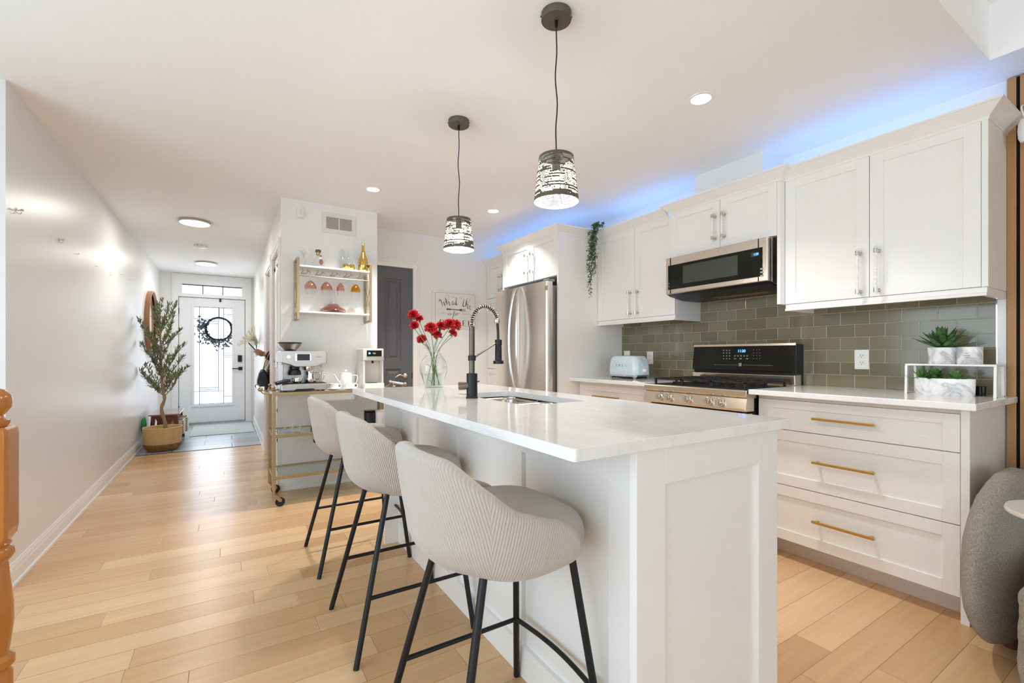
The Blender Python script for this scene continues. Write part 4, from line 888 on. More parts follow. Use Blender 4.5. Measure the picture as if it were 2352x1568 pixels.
for i, (px, py, k) in enumerate(heads):
    hy = vy + rnd.uniform(-.03, .03); h = ony(px, py, hy); k *= 0.030 * 0.95
    a_ = rnd.uniform(0, 6.3); b0 = Vector((vx + .025 * math.cos(a_) - (h.x - vx) * .2, vy + .025 * math.sin(a_), zt + 0.012)); nk = Vector((vx + (h.x - vx) * .22 + rnd.uniform(-.006, .006), vy + rnd.uniform(-.02, .02), vz(807)))
    path_ = smooth_path([b0, b0.lerp(nk, .5) + Vector((rnd.uniform(-.006, .006), 0, 0)), nk, nk.lerp(h, .55) + Vector((0, 0, -.004)), h - Vector((0, 0, k * .8))], 5)
    MB().tube(path_, 0.0017, 6).build('stem', 'stem', t, smooth=True)
    up = (h - nk).normalized(); up = (up + Vector((0, -.35, .3))).normalized(); q_ = up.to_track_quat('Z', 'Y').to_matrix().to_4x4(); q_.translation = h
    MB().lathe([(0.001, -k * 1.1), (k * .28, -k * .9), (k * .34, -k * .3), (k * .5, 0.0)], 0, 0, 10, caps=False).xf(q_).build('calyx', 'stem', t, smooth=True)
    mb = MB()
    for l in range(8):
        f = l / 7; rr = k * (1.22 - .50 * f + rnd.uniform(-.06, .06)); n_ = 7
        for j in range(n_):
            a0_ = 2 * PI * (j + .5 * (l % 2)) / n_ + rnd.uniform(-.2, .2); el = R(-22 + 105 * f) + rnd.uniform(-.18, .18)
            o = mb.b.verts.new((0.1 * k * math.cos(a0_), 0.1 * k * math.sin(a0_), k * .0)); arc_ = []
            for m_ in range(7):
                da = (m_ - 3) / 3 * 0.5; rz_ = rr * (1 + (0.07 if m_ % 2 else -0.07) - .12 * abs(da)); wv = k * .15 * (1 if m_ % 2 else -1)
                arc_.append(mb.b.verts.new((rz_ * math.cos(el) * math.cos(a0_ + da), rz_ * math.cos(el) * math.sin(a0_ + da), rz_ * math.sin(el) + wv)))
            for m_ in range(6): mb.b.faces.new([o, arc_[m_], arc_[m_ + 1]])
    mb.xf(q_).build('bloom', 'petal', t, smooth=False)
lf = MB()
for i in range(16):
    a_ = rnd.uniform(0, 6.3); leaf_mesh(lf, (vx + .02 * math.cos(a_), vy + .02 * math.sin(a_), rnd.uniform(zt + .02, vz(800))), (math.cos(a_), math.sin(a_), 1.2), (math.cos(a_), math.sin(a_), 0), .06, .005, .5, 5)
lf.build('leaves', 'stem', t)

# ------------------------------------------------------------------ wall sign
SX0, SX1, SZ0, SZ1, sy = 1.884, 2.443, 1.412, 1.832, YB - 0.012
pA, pB = ony(991.5, 664.5, sy), ony(1096, 676, sy); SX0, SX1 = pA.x, pB.x; SZ1 = pA.z; SZ0 = ony(991.5, 752, sy).z
t = thing('wall_sign', 'cream enamel kitchen sign with script lettering and a brown fork', 'sign', ((SX0 + SX1) / 2, YB, (SZ0 + SZ1) / 2))
MB().prism(rrect(SX0, SX1, SZ0, SZ1, 0.03), 'y', sy - 0.004, YB - 0.001).build('board', 'signw', t, bevel=0.003)
SW, SH = SX1 - SX0, SZ1 - SZ0
def sp_(u, v): return (SX0 + u * SW, sy - 0.0045, SZ1 - v * SH)
def ink(mb, pts, r=0.0018, k=6):
    P = smooth_path([sp_(*p) for p in pts], k) if len(pts) > 2 else [Vector(sp_(*p)) for p in pts]
    mb.tube(P, r, 6)
def ink2(mb, pts, r0, r1, k=6):
    P = smooth_path([sp_(*p) for p in pts], k); n_ = len(P); mb.tube(P, [r0 + (r1 - r0) * math.sin(PI * i / (n_ - 1)) for i in range(n_)], 6)
mb = MB(); bo = rrect(0.07, 0.95, 0.06, 0.94, 0.06); P = [Vector((SX0 + u * SW, sy - 0.0045, SZ0 + v * SH)) for u, v in bo]; mb.tube(P, 0.0016, 6, closed=True); mb.build('border_line', 'greyink', t)
mb = MB()
th, tk = 0.0009, 0.0042
# "What the" in script strokes (board coordinates 0..1)
for pts, a_, b_ in [([(0.15, .33), (.155, .27), (.18, .26), (.205, .33), (.225, .43)], th, tk), ([(.225, .43), (.235, .36), (.245, .30)], th, th), ([(.245, .29), (.262, .36), (.275, .42)], th, tk), ([(.275, .42), (.285, .33), (.275, .22), (.25, .2)], th, th),
    ([(.32, .40), (.30, .30), (.29, .20), (.32, .12), (.36, .13), (.355, .22), (.325, .30)], th, th), ([(.295, .20), (.31, .30), (.33, .38)], th, tk), ([(.33, .36), (.355, .29), (.37, .31), (.37, .37), (.385, .39), (.40, .36)], th, tk * .8),
    ([(.465, .29), (.44, .28), (.425, .33), (.44, .365), (.465, .34), (.468, .29)], th, tk * .7), ([(.468, .30), (.475, .36), (.495, .35), (.515, .30)], th, tk * .6),
    ([(.525, .14), (.518, .25), (.515, .34), (.53, .37), (.555, .32)], th, tk), ([(.40, .15), (.47, .17), (.56, .20)], th, th),
    ([(.70, .19), (.685, .28), (.67, .37), (.69, .40), (.715, .37)], th, tk), ([(.58, .16), (.65, .18), (.70, .21)], th, th),
    ([(.725, .40), (.735, .30), (.75, .20), (.79, .17), (.83, .20), (.80, .26), (.75, .30)], th, th), ([(.755, .21), (.745, .30), (.735, .40)], th, tk), ([(.737, .37), (.765, .32), (.78, .34), (.77, .42), (.785, .45), (.805, .41)], th, tk * .8),
    ([(.81, .41), (.84, .39), (.835, .36), (.82, .38), (.82, .44), (.84, .46), (.86, .44)], th, tk * .6)]: ink2(mb, pts, a_, b_)
# "is for"
for pts, a_, b_ in [([(.345, .585), (.34, .63), (.355, .645), (.375, .60)], th, tk * .5), ([(.40, .585), (.385, .60), (.405, .63), (.39, .65), (.375, .64)], th, tk * .5), ([(.41, .62), (.46, .62), (.49, .55), (.475, .53), (.46, .62), (.45, .74), (.435, .76), (.44, .70), (.49, .63)], th, tk * .4),
    ([(.51, .59), (.495, .61), (.505, .645), (.525, .63), (.525, .595), (.51, .59)], th, tk * .5), ([(.548, .585), (.545, .615), (.540, .645)], th, tk * .5), ([(.543, .618), (.560, .592), (.585, .594)], th, tk * .5)]: ink2(mb, pts, a_, b_)
mb.ball(sp_(.365, .54), 0.003, 8, 6)
mb.build('script_lettering', 'ink', t)
mb = MB()
for a_, b_ in ((.17, .31), (.64, .80)): mb.box(SX0 + a_ * SW, SX0 + b_ * SW, sy - 0.0052, sy - 0.004, SZ1 - .605 * SH, SZ1 - .60 * SH)
mb.build('rule_line', 'greyink', t)
mb = MB(); yy0, yy1 = sy - 0.0052, sy - 0.004
def rect(u0, u1, v0, v1): mb.box(SX0 + u0 * SW, SX0 + u1 * SW, yy0, yy1, SZ1 - v1 * SH, SZ1 - v0 * SH)
def poly(pts): mb.prism([(SX0 + u * SW, SZ1 - v * SH) for u, v in pts], 'y', yy0, yy1)
v0, v1 = .78, .915; W3 = .018
def stem_(u): rect(u, u + W3, v0, v1); rect(u - .01, u + W3 + .01, v0, v0 + .006); rect(u - .01, u + W3 + .01, v1 - .006, v1)
stem_(.17)
rect(.19, .225, v0, v0 + .007); rect(.19, .225, v1 - .007, v1)
arc_o = [(.225 + .035 * math.sin(R(a_)), (v0 + v1) / 2 - (v1 - v0) / 2 * math.cos(R(a_))) for a_ in range(0, 181, 20)]; arc_i = [(.225 + .017 * math.sin(R(a_)), (v0 + v1) / 2 - ((v1 - v0) / 2 - .007) * math.cos(R(a_))) for a_ in range(180, -1, -20)]; poly(arc_o + arc_i)
stem_(.31)
for u in (.385, .53):
    rect(u + .004, u + .009, v0, v1); rect(u - .006, u + .018, v1 - .006, v1); rect(u - .006, u + .018, v0, v0 + .006); rect(u + .075, u + .080, v0, v1); rect(u + .066, u + .09, v0, v0 + .006); poly([(u + .004, v0), (u + .024, v0), (u + .08, v1), (u + .062, v1)])
stem_(.665); rect(.68, .725, v0, v0 + .007); rect(.68, .73, v1 - .007, v1); rect(.68, .712, .843, .850); rect(.722, .726, v0, v0 + .028); rect(.727, .731, v1 - .03, v1); rect(.709, .713, .832, .862)
stem_(.79); rect(.805, .83, v0, v0 + .007); rect(.805, .83, .846, .853); poly([(.83, v0), (.85, v0 + .012), (.855, v0 + .035), (.85, .842), (.83, .853), (.83, .846), (.838, .838), (.84, v0 + .035), (.838, v0 + .014), (.83, v0 + .007)]); poly([(.82, .85), (.838, .85), (.872, v1), (.85, v1)])
mb.build('serif_lettering', 'ink', t)
mb = MB(); poly([(.31, .485), (.325, .468), (.35, .472), (.36, .482), (.385, .472), (.41, .485), (.58, .487), (.62, .470), (.645, .468), (.645, .532), (.62, .528), (.58, .508), (.41, .505), (.385, .518), (.36, .505), (.345, .515), (.325, .52), (.31, .505)])
for k in range(4): rect(.645, .73, .470 + k * .0175, .477 + k * .0175)
mb.build('fork_motif', 'brownink', t)

# ------------------------------------------------------------------ counter stools
def plan(s):
    a = abs(s); sg = 1 if s >= 0 else -1
    if a < 0.6:
        ph = a / 0.6 * PI / 2; e = 0.86
        return (-0.235 * math.cos(ph) ** e, sg * 0.232 * math.sin(ph) ** e)
    f = (a - 0.6) / 0.4; return (0.165 * f, sg * (0.232 - 0.022 * f * f))
def lerp_tab(tab, x):
    n = len(tab)
    def sl(i):
        if i == 0 or i == n - 1: j = min(i, n - 2); return (tab[j + 1][1] - tab[j][1]) / (tab[j + 1][0] - tab[j][0]) * (0 if i == 0 and tab is ZT else 1)
        a = (tab[i][1] - tab[i - 1][1]) / (tab[i][0] - tab[i - 1][0]); b = (tab[i + 1][1] - tab[i][1]) / (tab[i + 1][0] - tab[i][0])
        return 0 if a * b <= 0 else 2 * a * b / (a + b)
    for i in range(n - 1):
        a, va = tab[i]; b, vb = tab[i + 1]
        if x <= b:
            h = b - a; f = max(0, (x - a) / h); m0, m1 = sl(i) * h, sl(i + 1) * h
            return va * (2 * f ** 3 - 3 * f ** 2 + 1) + m0 * (f ** 3 - 2 * f ** 2 + f) + vb * (-2 * f ** 3 + 3 * f ** 2) + m1 * (f ** 3 - f ** 2)
    return tab[-1][1]
ZT = [(0, .892), (.22, .880), (.42, .805), (.56, .745), (.68, .725), (.85, .700), (.95, .665), (1.0, .625)]
def ztop(s): return lerp_tab(ZT, abs(s))
def kprof(z): return lerp_tab([(.575, .64), (.592, .76), (.62, .87), (.67, .945), (.76, .98), (.9, 1.0)], z)
KS = [(.575, .86), (.59, .925), (.62, .975), (.68, 1.0), (.9, 1.0)]
def make_stool(label):
    t = thing('counter_stool', label, 'stool', (0, 0, 0), 'stools along the island')
    # arclength table
    NS = 1120; S = [-1 + 2 * i / NS for i in range(NS + 1)]; Lc = [0.0]
    for a, b in zip(S, S[1:]): pa, pb = plan(a), plan(b); Lc.append(Lc[-1] + math.hypot(pb[0] - pa[0], pb[1] - pa[1]))
    Lm = Lc[NS // 2]; L0 = [Lc[i] for i in range(NS + 1) if S[i] >= 0.43][0] - Lm; pitch = 0.0078; sm = bmesh.new(); cols = []
    for i, s in enumerate(S):
        px, py = plan(s); zt_ = ztop(s); Larc = abs(Lc[i] - Lm); nrm = Vector((px - 0.03, py, 0)); 
        if abs(s) >= 0.6: nrm = Vector((0.05, py, 0))
        nrm.normalize(); col = []
        rim = 0.021; NZ = 62
        def P(z, off, ph, rib=1.0):
            wb = max(0, min(1, (abs(s) - .25) / .4)); wb = wb * wb * (3 - 2 * wb); k = kprof(z) * (1 - wb) + lerp_tab(KS, z) * wb; lean = 0.02 * max(0, (z - .70) / .18) * (1 if px < 0 else 0) * (-px / .235 if px < 0 else 0)
            q = Vector((px * k - lean + 0.02 * (1 - k), py * k, z)); d = 0.0024 * rib * (-0.5 * math.cos(2 * PI * ph / pitch))
            return q - nrm * (off - d)
        def phase(z): u = Larc - L0; return abs(u) - 0.24 * (z - .585)
        zr_ = zt_ - rim
        for j in range(NZ + 1): z = .575 + (zr_ - .575) * j / NZ; col.append(P(z, 0, phase(z)))
        for j in range(1, 8):
            a = PI * j / 8; z = zr_ + rim * math.sin(a); off = rim * (1 - math.cos(a)); col.append(P(z, off, phase(z) + off * .2, 1 if j < 5 else .5))
        for j in range(0, 9): z = zr_ - (zr_ - .64) * j / 8 * 1.0; col.append(P(max(z, .64), 2 * rim + .004 * j / 8, phase(z), .5))
        cols.append([sm.verts.new(p) for p in col])
    for a, b in zip(cols, cols[1:]):
        for j in range(len(a) - 1): sm.faces.new([a[j], a[j + 1], b[j + 1], b[j]])
    for cc in (cols[0], cols[-1]): sm.faces.new(cc if cc is cols[0] else cc[::-1])
    bot = [c[0] for c in cols]; sm.faces.new(bot)
    mb = MB(); mb.b.free(); mb.b = sm; sh = mb.build('shell', 'cover', t, smooth=True)
    # seat cushion
    mb = MB(); rings = []; n_ = 560
    def cring(k, z, dx=0.0):
        rb = .0045 if .58 < z < .67 else 0
        out = []
        for i in range(n_):
            a = 2 * PI * i / n_; ca, sa = math.cos(a), math.sin(a); kk = k; k = kk * (1 + rb * math.cos(112 * a)); e = 0.56
            out.append((0.040 + dx + 0.20 * k * (abs(ca) ** e) * (1 if ca >= 0 else -1), 0.196 * k * (abs(sa) ** e) * (1 if sa >= 0 else -1), z + 0.008 * (-ca) * k)); k = kk
        return out
    for k, z in [(.62, .580), (.80, .583), (.93, .597), (.995, .615), (1.0, .640), (.975, .668), (.92, .688), (.80, .702), (.6, .711), (.35, .716), (.1, .718)]: rings.append(cring(k, z))
    mb.loft(rings).build('seat', 'cover2', t, smooth=True)
    MB().loft([[(p[0], p[1], .568) for p in cring(.62, 0)], [(p[0], p[1], .588) for p in cring(.70, 0)]]).build('seat_base', 'blackp', t)
    r_ = 0.0105; tops = {(-1, 1): (-.095, .14), (-1, -1): (-.095, -.14), (1, 1): (.175, .14), (1, -1): (.175, -.14)}
    def at(sx, sy, z): T = tops[(sx, sy)]; f = z / .585; return Vector((sx * .2345 + (T[0] - sx * .2345) * f, sy * .229 + (T[1] - sy * .229) * f, z))
    for k in tops: MB().tube([at(*k, 0.0), at(*k, .585)], r_, 12).build('leg', 'blackm', t, smooth=True)
    zf = 0.222
    for sy in (-1, 1): MB().tube([at(-1, sy, zf), at(1, sy, zf)], 0.0075, 10).build('side_rail', 'blackm', t, smooth=True)
    a, b = at(1, -1, zf), at(1, 1, zf); MB().tube([Vector((a.x + 0.018 * math.sin(PI * i / 16), a.y + (b.y - a.y) * i / 16, zf)) for i in range(17)], 0.0075, 10).build('foot_rail', 'blackm', t, smooth=True)
    return t
s0 = make_stool('ribbed beige counter stool nearest the camera, at the near end of the island')
s0.location = (0.6215, 1.114, 0)
dup(s0, loc=(0.6215, 1.899, 0), label='ribbed beige counter stool in the middle of the three along the island')
dup(s0, loc=(0.6215, 2.676, 0), label='ribbed beige counter stool farthest away, beside the gold bar cart')

# ------------------------------------------------------------------ pendants and ceiling lights
def pendant(label, x, y):
    t = thing('pendant_lamp', label, 'lamp', (x, y, CZ), 'island pendants')
    MB().lathe([(0.001, CZ - 0.0005), (0.0575, CZ - 0.0005), (0.0575, CZ - 0.026), (0.056, CZ - 0.028), (0.001, CZ - 0.028)], x, y, 40).build('canopy', 'canopy', t, smooth=True)
    for s in (-1, 1): MB().ball((x + s * .0585 * .85, y - s * .0585 * .5, CZ - .013), .0035, 10, 6).build('canopy_screw', 'blackm', t)
    MB().cyl((x, y, CZ - 0.028), (x, y, CZ - 0.052), 0.0065, n=12).build('cord_grip', 'blackm', t, smooth=True)
    za, zb = 1.874, 1.704
    pts = [(x + 0.0035 * math.sin(i * .9) * math.sin(PI * i / 14), y + 0.002 * math.cos(i * 1.1) * math.sin(PI * i / 14), CZ - .05 - (CZ - .05 - za - .012) * i / 14) for i in range(15)]
    MB().tube(smooth_path(pts, 4), 0.0026, 8).build('cord', 'blackp', t, smooth=True)
    MB().cyl((x, y, za + 0.014), (x, y, za), 0.006, n=12).cyl((x, y, za), (x, y, za - 0.055), 0.016, n=20).build('socket', 'blackm', t, smooth=True)
    rt_, rb_ = 0.066, 0.0855; rnd = random.Random(5 + int(y * 10)); NR, NC = 66, 150
    sh = bmesh.new(); lin_ = bmesh.new()
    keep = [[True] * NC for _ in range(NR)]
    for r_ in range(3, NR - 4):
        i = rnd.randrange(0, 6); dens = rnd.choice([0.25, 0.72, 0.78, 0.82, 0.85]) if r_ > 5 else .5
        while i < NC:
            L_ = rnd.randrange(6, 20)
            if rnd.random() < dens:
                for k in range(i, min(NC, i + L_)): keep[r_][k] = False
            i += L_ + rnd.choice([1, 1, 2])
    def grid(bm, dr, all_=False, sign=1):
        V = [[None] * NC for _ in range(NR + 1)]
        hs = [0.0]; 
        for r_ in range(NR): hs.append(hs[-1] + (1.0 if not (r_ % 2) else 0.45))
        for r_ in range(NR + 1):
            f = hs[r_] / hs[-1]; rr = rt_ + (rb_ - rt_) * f + dr; z = za + (zb - za) * f
            for c in range(NC): a = 2 * PI * c / NC; V[r_][c] = bm.verts.new((x + rr * math.cos(a), y + rr * math.sin(a), z))
        for r_ in range(NR):
            for c in range(NC):
                if keep[r_][c] or (r_ % 2 and rnd.random() < .93): bm.faces.new([V[r_][c], V[r_][(c + 1) % NC], V[r_ + 1][(c + 1) % NC], V[r_ + 1][c]])
        return V
    st = rnd.getstate(); grid(sh, 0.0); rnd.setstate(st); grid(lin_, -0.0012)
    o_ = bmesh.new(); top = [(0.007, za), (rt_, za)]
    mb = MB(); mb.b.free(); mb.b = sh; bmesh.ops.delete(sh, geom=[v for v in sh.verts if not v.link_faces], context='VERTS'); shade = mb.build('lamp_shade', 'canopy', t)
    mb = MB(); mb.b.free(); mb.b = lin_; bmesh.ops.delete(lin_, geom=[v for v in lin_.verts if not v.link_faces], context='VERTS'); mb.build('shade_lining', M['lining'], shade)
    MB().lathe([(0.016, za), (0.016, za + .001), (rt_, za + .001), (rt_, za)], x, y, 48).build('shade_top', 'iron', shade)
    MB().lathe([(0.001, za - .125), (.014, za - .122), (.026, za - .108), (.029, za - .092), (.024, za - .072), (.014, za - .056), (.013, za - .05)], x, y, 24).build('bulb', 'bulb', t, smooth=True)
    l = bpy.data.lights.new('pendant_light', 'POINT'); l.energy = 5; l.color = WARM; l.shadow_soft_size = 0.03
    lo = bpy.data.objects.new('pendant_light', l); lo.location = (0, 0, zb - .012 - CZ); lo.parent = t; C.objects.link(lo)
    return t
M['lining'] = mat('white_shade_lining', (240, 236, 228), 0.6, var=0.01)
pendant('perforated black pendant lamp nearer the camera, over the near end of the island', 1.064, 1.387)
pendant('perforated black pendant lamp farther away, over the far end of the island', 1.090, 2.308)
def potlight(label, x, y, z=CZ, power=6.5):
    t = thing('recessed_light', label, 'light', (x, y, z), 'recessed ceiling lights')
    MB().lathe([(0.046, z - 0.0005), (0.062, z - 0.0005), (0.062, z - 0.004), (0.050, z - 0.006), (0.046, z - 0.003)], x, y, 36, caps=False).build('trim_ring', 'trim', t, smooth=True)
    MB().lathe([(0.001, z - 0.003), (0.048, z - 0.003), (0.048, z - 0.002), (0.001, z - 0.002)], x, y, 36).build('led_disc', 'led', t)
    l = bpy.data.lights.new('downlight', 'AREA'); l.shape = 'DISK'; l.size = 0.09; l.energy = power; l.spread = R(105); l.color = (0.98, 0.97, 0.95)
    lo = bpy.data.objects.new('downlight', l); lo.location = (0, 0, -0.008); lo.parent = t; C.objects.link(lo); return t
potlight('round recessed ceiling light above the wall cabinet and range, nearest the camera', 2.040, 1.457)
potlight('round recessed ceiling light above the bar cart wall', 0.968, 3.615, power=8.5)
potlight('round recessed ceiling light in front of the fridge', 2.037, 3.587, power=9.5)
def flush(label, x, y, power):
    t = thing('flush_light', label, 'light', (x, y, CZ), 'round hall ceiling lights')
    MB().lathe([(0.001, CZ - .0005), (0.128, CZ - .0005), (0.130, CZ - .004), (0.130, CZ - .022), (0.122, CZ - .024), (0.122, CZ - 0.018)], x, y, 48, caps=False).build('rim', 'nickel', t, smooth=True)
    MB().lathe([(0.121, CZ - .015), (0.121, CZ - .026), (0.10, CZ - .030), (0.001, CZ - .031)], x, y, 48).build('diffuser', 'led', t, smooth=True)
    l = bpy.data.lights.new('flush_glow', 'AREA'); l.shape = 'DISK'; l.size = 0.22; l.energy = power; l.color = (1.0, 0.98, 0.95)
    lo = bpy.data.objects.new('flush_glow', l); lo.location = (0, 0, -0.036); lo.parent = t; C.objects.link(lo)
flush('round flush ceiling light nearer the kitchen in the hallway', -0.273, 5.40, 7)
flush('round flush ceiling light closer to the front door', -0.258, 7.74, 7)
t = thing('smoke_detector', 'white round smoke detector between the two hallway ceiling lights', 'smoke detector', (-0.27, 6.56, CZ))
MB().lathe([(0.001, CZ - .0005), (0.066, CZ - .0005), (0.068, CZ - .02), (0.06, CZ - .026), (0.03, CZ - .034), (0.001, CZ - .036)], -0.27, 6.56, 32).build('housing', 'plastic_w', t, smooth=True)
mb = MB()
for a in range(0, 360, 40): mb.box(-0.27 + .067 * math.cos(R(a)) - .008, -0.27 + .067 * math.cos(R(a)) + .008, 6.56 + .067 * math.sin(R(a)) - .004, 6.56 + .067 * math.sin(R(a)) + .004, CZ - .014, CZ - .010)
mb.build('vent_slots', 'greyink', t)
# blue LED strips lying on top of the wall cabinets
def led_strip(label, x0, x1, y0, y1, z, power):
    t = thing('led_strip', label, 'light', ((x0 + x1) / 2, (y0 + y1) / 2, z), 'cabinet top light strips')
    MB().box(x0, x1, y0, y1, z, z + .006).build('tape', 'blueled', t)
    l = bpy.data.lights.new('strip_glow', 'AREA'); l.shape = 'RECTANGLE'; l.size = (x1 - x0) + .04; l.size_y = (y1 - y0); l.energy = power * .20; l.color = (0.26, 0.50, 1.0)
    lo = bpy.data.objects.new('strip_glow', l); lo.location = (0, 0, .012); lo.rotation_euler = (PI, 0, 0); lo.parent = t; C.objects.link(lo)
led_strip('blue glowing light strip on top of the largest wall cabinet', 2.96, 2.975, 0.62, 1.58, 2.167, 2.3)
led_strip('blue glowing light strip on top of the cabinet beside the ivy', 2.96, 2.975, 2.16, 3.02, 2.167, 2.2)
led_strip('blue glowing light strip on top of the fridge cabinet', 2.72, 2.735, 3.15, 4.65, 2.167, 3.2)

# ------------------------------------------------------------------ bar cart
cx0, cx1, cy0, cy1 = 0.287, 1.185, 3.775, 4.155
t = thing('bar_cart', 'antique gold three tier bar cart on casters standing against the bar wall', 'cart', ((cx0 + cx1) / 2, (cy0 + cy1) / 2, 0))
zs_ = [0.832, 0.520, 0.212]; pr_ = 0.0125
for x in (cx0, cx1):
    for y in (cy0, cy1):
        MB().box(x - pr_, x + pr_, y - pr_, y + pr_, 0.125, 0.855).build('post', 'gold', t, bevel=0.002)
        f = MB().lathe([(0.010, 0.855), (0.013, 0.858), (0.006, 0.866), (0.012, 0.874), (0.012, 0.882), (0.001, 0.89)], x, y, 16).build('finial', 'gold', t, smooth=True)
        c = MB().cyl((x, y, 0.125), (x, y, 0.088), 0.011, n=12).prism([(x - .01, .09), (x + .018, .09), (x + .055, .05), (x + .05, .035), (x + .036, .035)], 'y', y - .014, y - .011).prism([(x - .01, .09), (x + .018, .09), (x + .055, .05), (x + .05, .035), (x + .036, .035)], 'y', y + .011, y + .014).build('caster_fork', 'gold', t)
        MB().lathe([(0.01, y - .009), (.030, y - .009), (.033, y - .005), (.033, y + .005), (.030, y + .009), (.01, y + .009)], x + .042, .0335, 24, ax='y').build('caster_wheel', 'blackp', t, smooth=True)
for i, z in enumerate(zs_):
    MB().box(cx0, cx1, cy0 - .008, cy0 + .008, z - .013, z + .010).box(cx0, cx1, cy1 - .008, cy1 + .008, z - .013, z + .010).box(cx0 - .008, cx0 + .008, cy0, cy1, z - .013, z + .010).box(cx1 - .008, cx1 + .008, cy0, cy1, z - .013, z + .010).build('shelf_frame', 'gold', t, bevel=0.001)
    MB().box(cx0 + .009, cx1 - .009, cy0 + .009, cy1 - .009, z - .002, z + .004).build('shelf_panel', 'marble' if i == 0 else 'glass_green', t)
for s, x in ((-1, cx0), (1, cx1)):
    for y in (cy0, cy1):
        MB().tube(smooth_path([(x, y, .842), (x + s * .03, y, .832), (x + s * .07, y, .842), (x + s * .088, y, .868)], 5), .0045, 8).build('handle_arm', 'gold', t, smooth=True)
    MB().cyl((x + s * .088, cy0 - .018, .872), (x + s * .088, cy1 + .018, .872), .011, n=14).build('handle_bar', 'acrylic', t, smooth=True)
    for y in (cy0 - .02, cy1 + .02): MB().ball((x + s * .088, y, .872), .017, 14, 8).build('handle_knob', 'gold', t, smooth=True)
zc = zs_[0] + 0.0045
# espresso machine
def ex(px, py, Y=3.86): return ony(px, py, Y)
ex0, ex1, ey0, ey1 = 0.345, 0.655, 3.815, 4.13
t = thing('espresso_machine', 'stainless espresso machine with bean hopper and portafilter on the cart', 'coffee machine', ((ex0 + ex1) / 2, 3.97, zc))
bz = zc + .012
MB().box(ex0 - .008, ex1 + .01, ey0 - .02, ey1 - .05, bz, bz + .052).build('drip_tray', 'steelm', t, bevel=0.008)
MB().box(ex0 + .002, ex1, ey0 - .012, ey1 - .05, bz + .052, bz + .055).build('drip_grate', 'iron', t)
MB().prism([(ex0 + .08, bz + .002), (ex1 - .08, bz + .002), (ex1 - .095, bz + .014), (ex0 + .095, bz + .014)], 'y', ey0 - .022, ey0 - .018).build('tray_recess', 'blackp', t)
for x in (ex0 + .02, ex1 - .02):
    for y in (ey0 + .01, ey1 - .07): MB().cyl((x, y, zc), (x, y, bz + .001), .012, n=12).build('foot', 'blackp', t)
MB().box(ex0, ex1 - .012, ey0 + .11, ey1, bz + .05, bz + .27).build('rear_housing', 'steelm', t, bevel=0.006)
MB().box(ex0, ex0 + .012, ey0 + .02, ey0 + .12, bz + .05, bz + .2).build('side_panel', 'steelm', t, bevel=0.003)
hd = MB().prism([(ex0 - .01, bz + .215), (ex0 + .05, bz + .20), (ex0 + .09, bz + .182), (ex1 - .08, bz + .182), (ex1 - .04, bz + .20), (ex1 - .004, bz + .205), (ex1 + .004, bz + .215), (ex1 + .004, bz + .29), (ex1 - .008, bz + .302), (ex0 - .004, bz + .302), (ex0 - .012, bz + .292)], 'y', ey0 - .012, ey1).build('head', 'steelm', t, bevel=0.004)
MB().box(ex0 + .088, ex0 + .204, ey0 - .016, ey0 - .011, bz + .225, bz + .283).build('screen_bezel', 'chrome', hd, bevel=0.003)
MB().box(ex0 + .101, ex0 + .191, ey0 - .0175, ey0 - .0155, bz + .229, bz + .279).build('screen', 'blackgl', hd)
MB().lathe([(.001, ey0 - .018), (.014, ey0 - .018), (.015, ey0 - .012)], ex0 + .043, bz + .257, 20, ax='y').build('power_button', 'nickel', hd, smooth=True)
text('brand_letter', 'Breville', .014, 'greyink', hd, (ex0 + .255, ey0 - .0125, bz + .257), (R(90), 0, 0))
MB().lathe([(.045, bz + .302), (.048, bz + .312), (.078, bz + .345), (.085, bz + .362), (.083, bz + .364)], ex0 + .072, ey0 + .17, 32, caps=False).build('bean_hopper', 'dark_glass', t, smooth=True)
MB().lathe([(.001, bz + .362), (.086, bz + .362), (.087, bz + .368), (.08, bz + .372), (.001, bz + .372)], ex0 + .072, ey0 + .17, 32).build('hopper_lid', 'blackp', t, smooth=True)
MB().lathe([(.001, bz + .303), (.044, bz + .303), (.048, bz + .312), (.001, bz + .322)], ex0 + .072, ey0 + .17, 24).build('coffee_beans', 'blackp', t, smooth=True)
MB().lathe([(.034, bz + .185), (.034, bz + .165), (.030, bz + .16), (.040, bz + .155), (.046, bz + .13), (.044, bz + .118), (.001, bz + .118)], ex0 + .093, ey0 + .055, 28).build('grinder_cradle', 'blackp', t, smooth=True)
MB().lathe([(.038, bz + .185), (.038, bz + .165), (.036, bz + .155), (.001, bz + .155)], ex0 + .195, ey0 + .055, 28).build('group_head', 'chrome', t, smooth=True)
MB().tube(smooth_path([(ex1 - .035, ey0 + .03, bz + .19), (ex1 - .03, ey0 + .02, bz + .16), (ex1 - .012, ey0 + .0, bz + .12), (ex1 - .022, ey0 + .01, bz + .07)], 6), .004, 8).build('steam_wand', 'chrome', t, smooth=True)
t = thing('portafilter', 'black handled portafilter resting on the espresso machine tray', 'portafilter', (ex0 + .1, ey0, bz + .056))
MB().lathe([(.001, bz + .058), (.026, bz + .058), (.028, bz + .065), (.034, bz + .07), (.034, bz + .094), (.031, bz + .094), (.03, bz + .075), (.001, bz + .072)], ex0 + .108, ey0 + .03, 28).build('basket', 'chrome', t, smooth=True)
MB().tube([(ex0 + .077, ey0 + .018, bz + .08), (ex0 + .045, ey0 - .005, bz + .077)], .006, 10).build('neck', 'chrome', t, smooth=True)
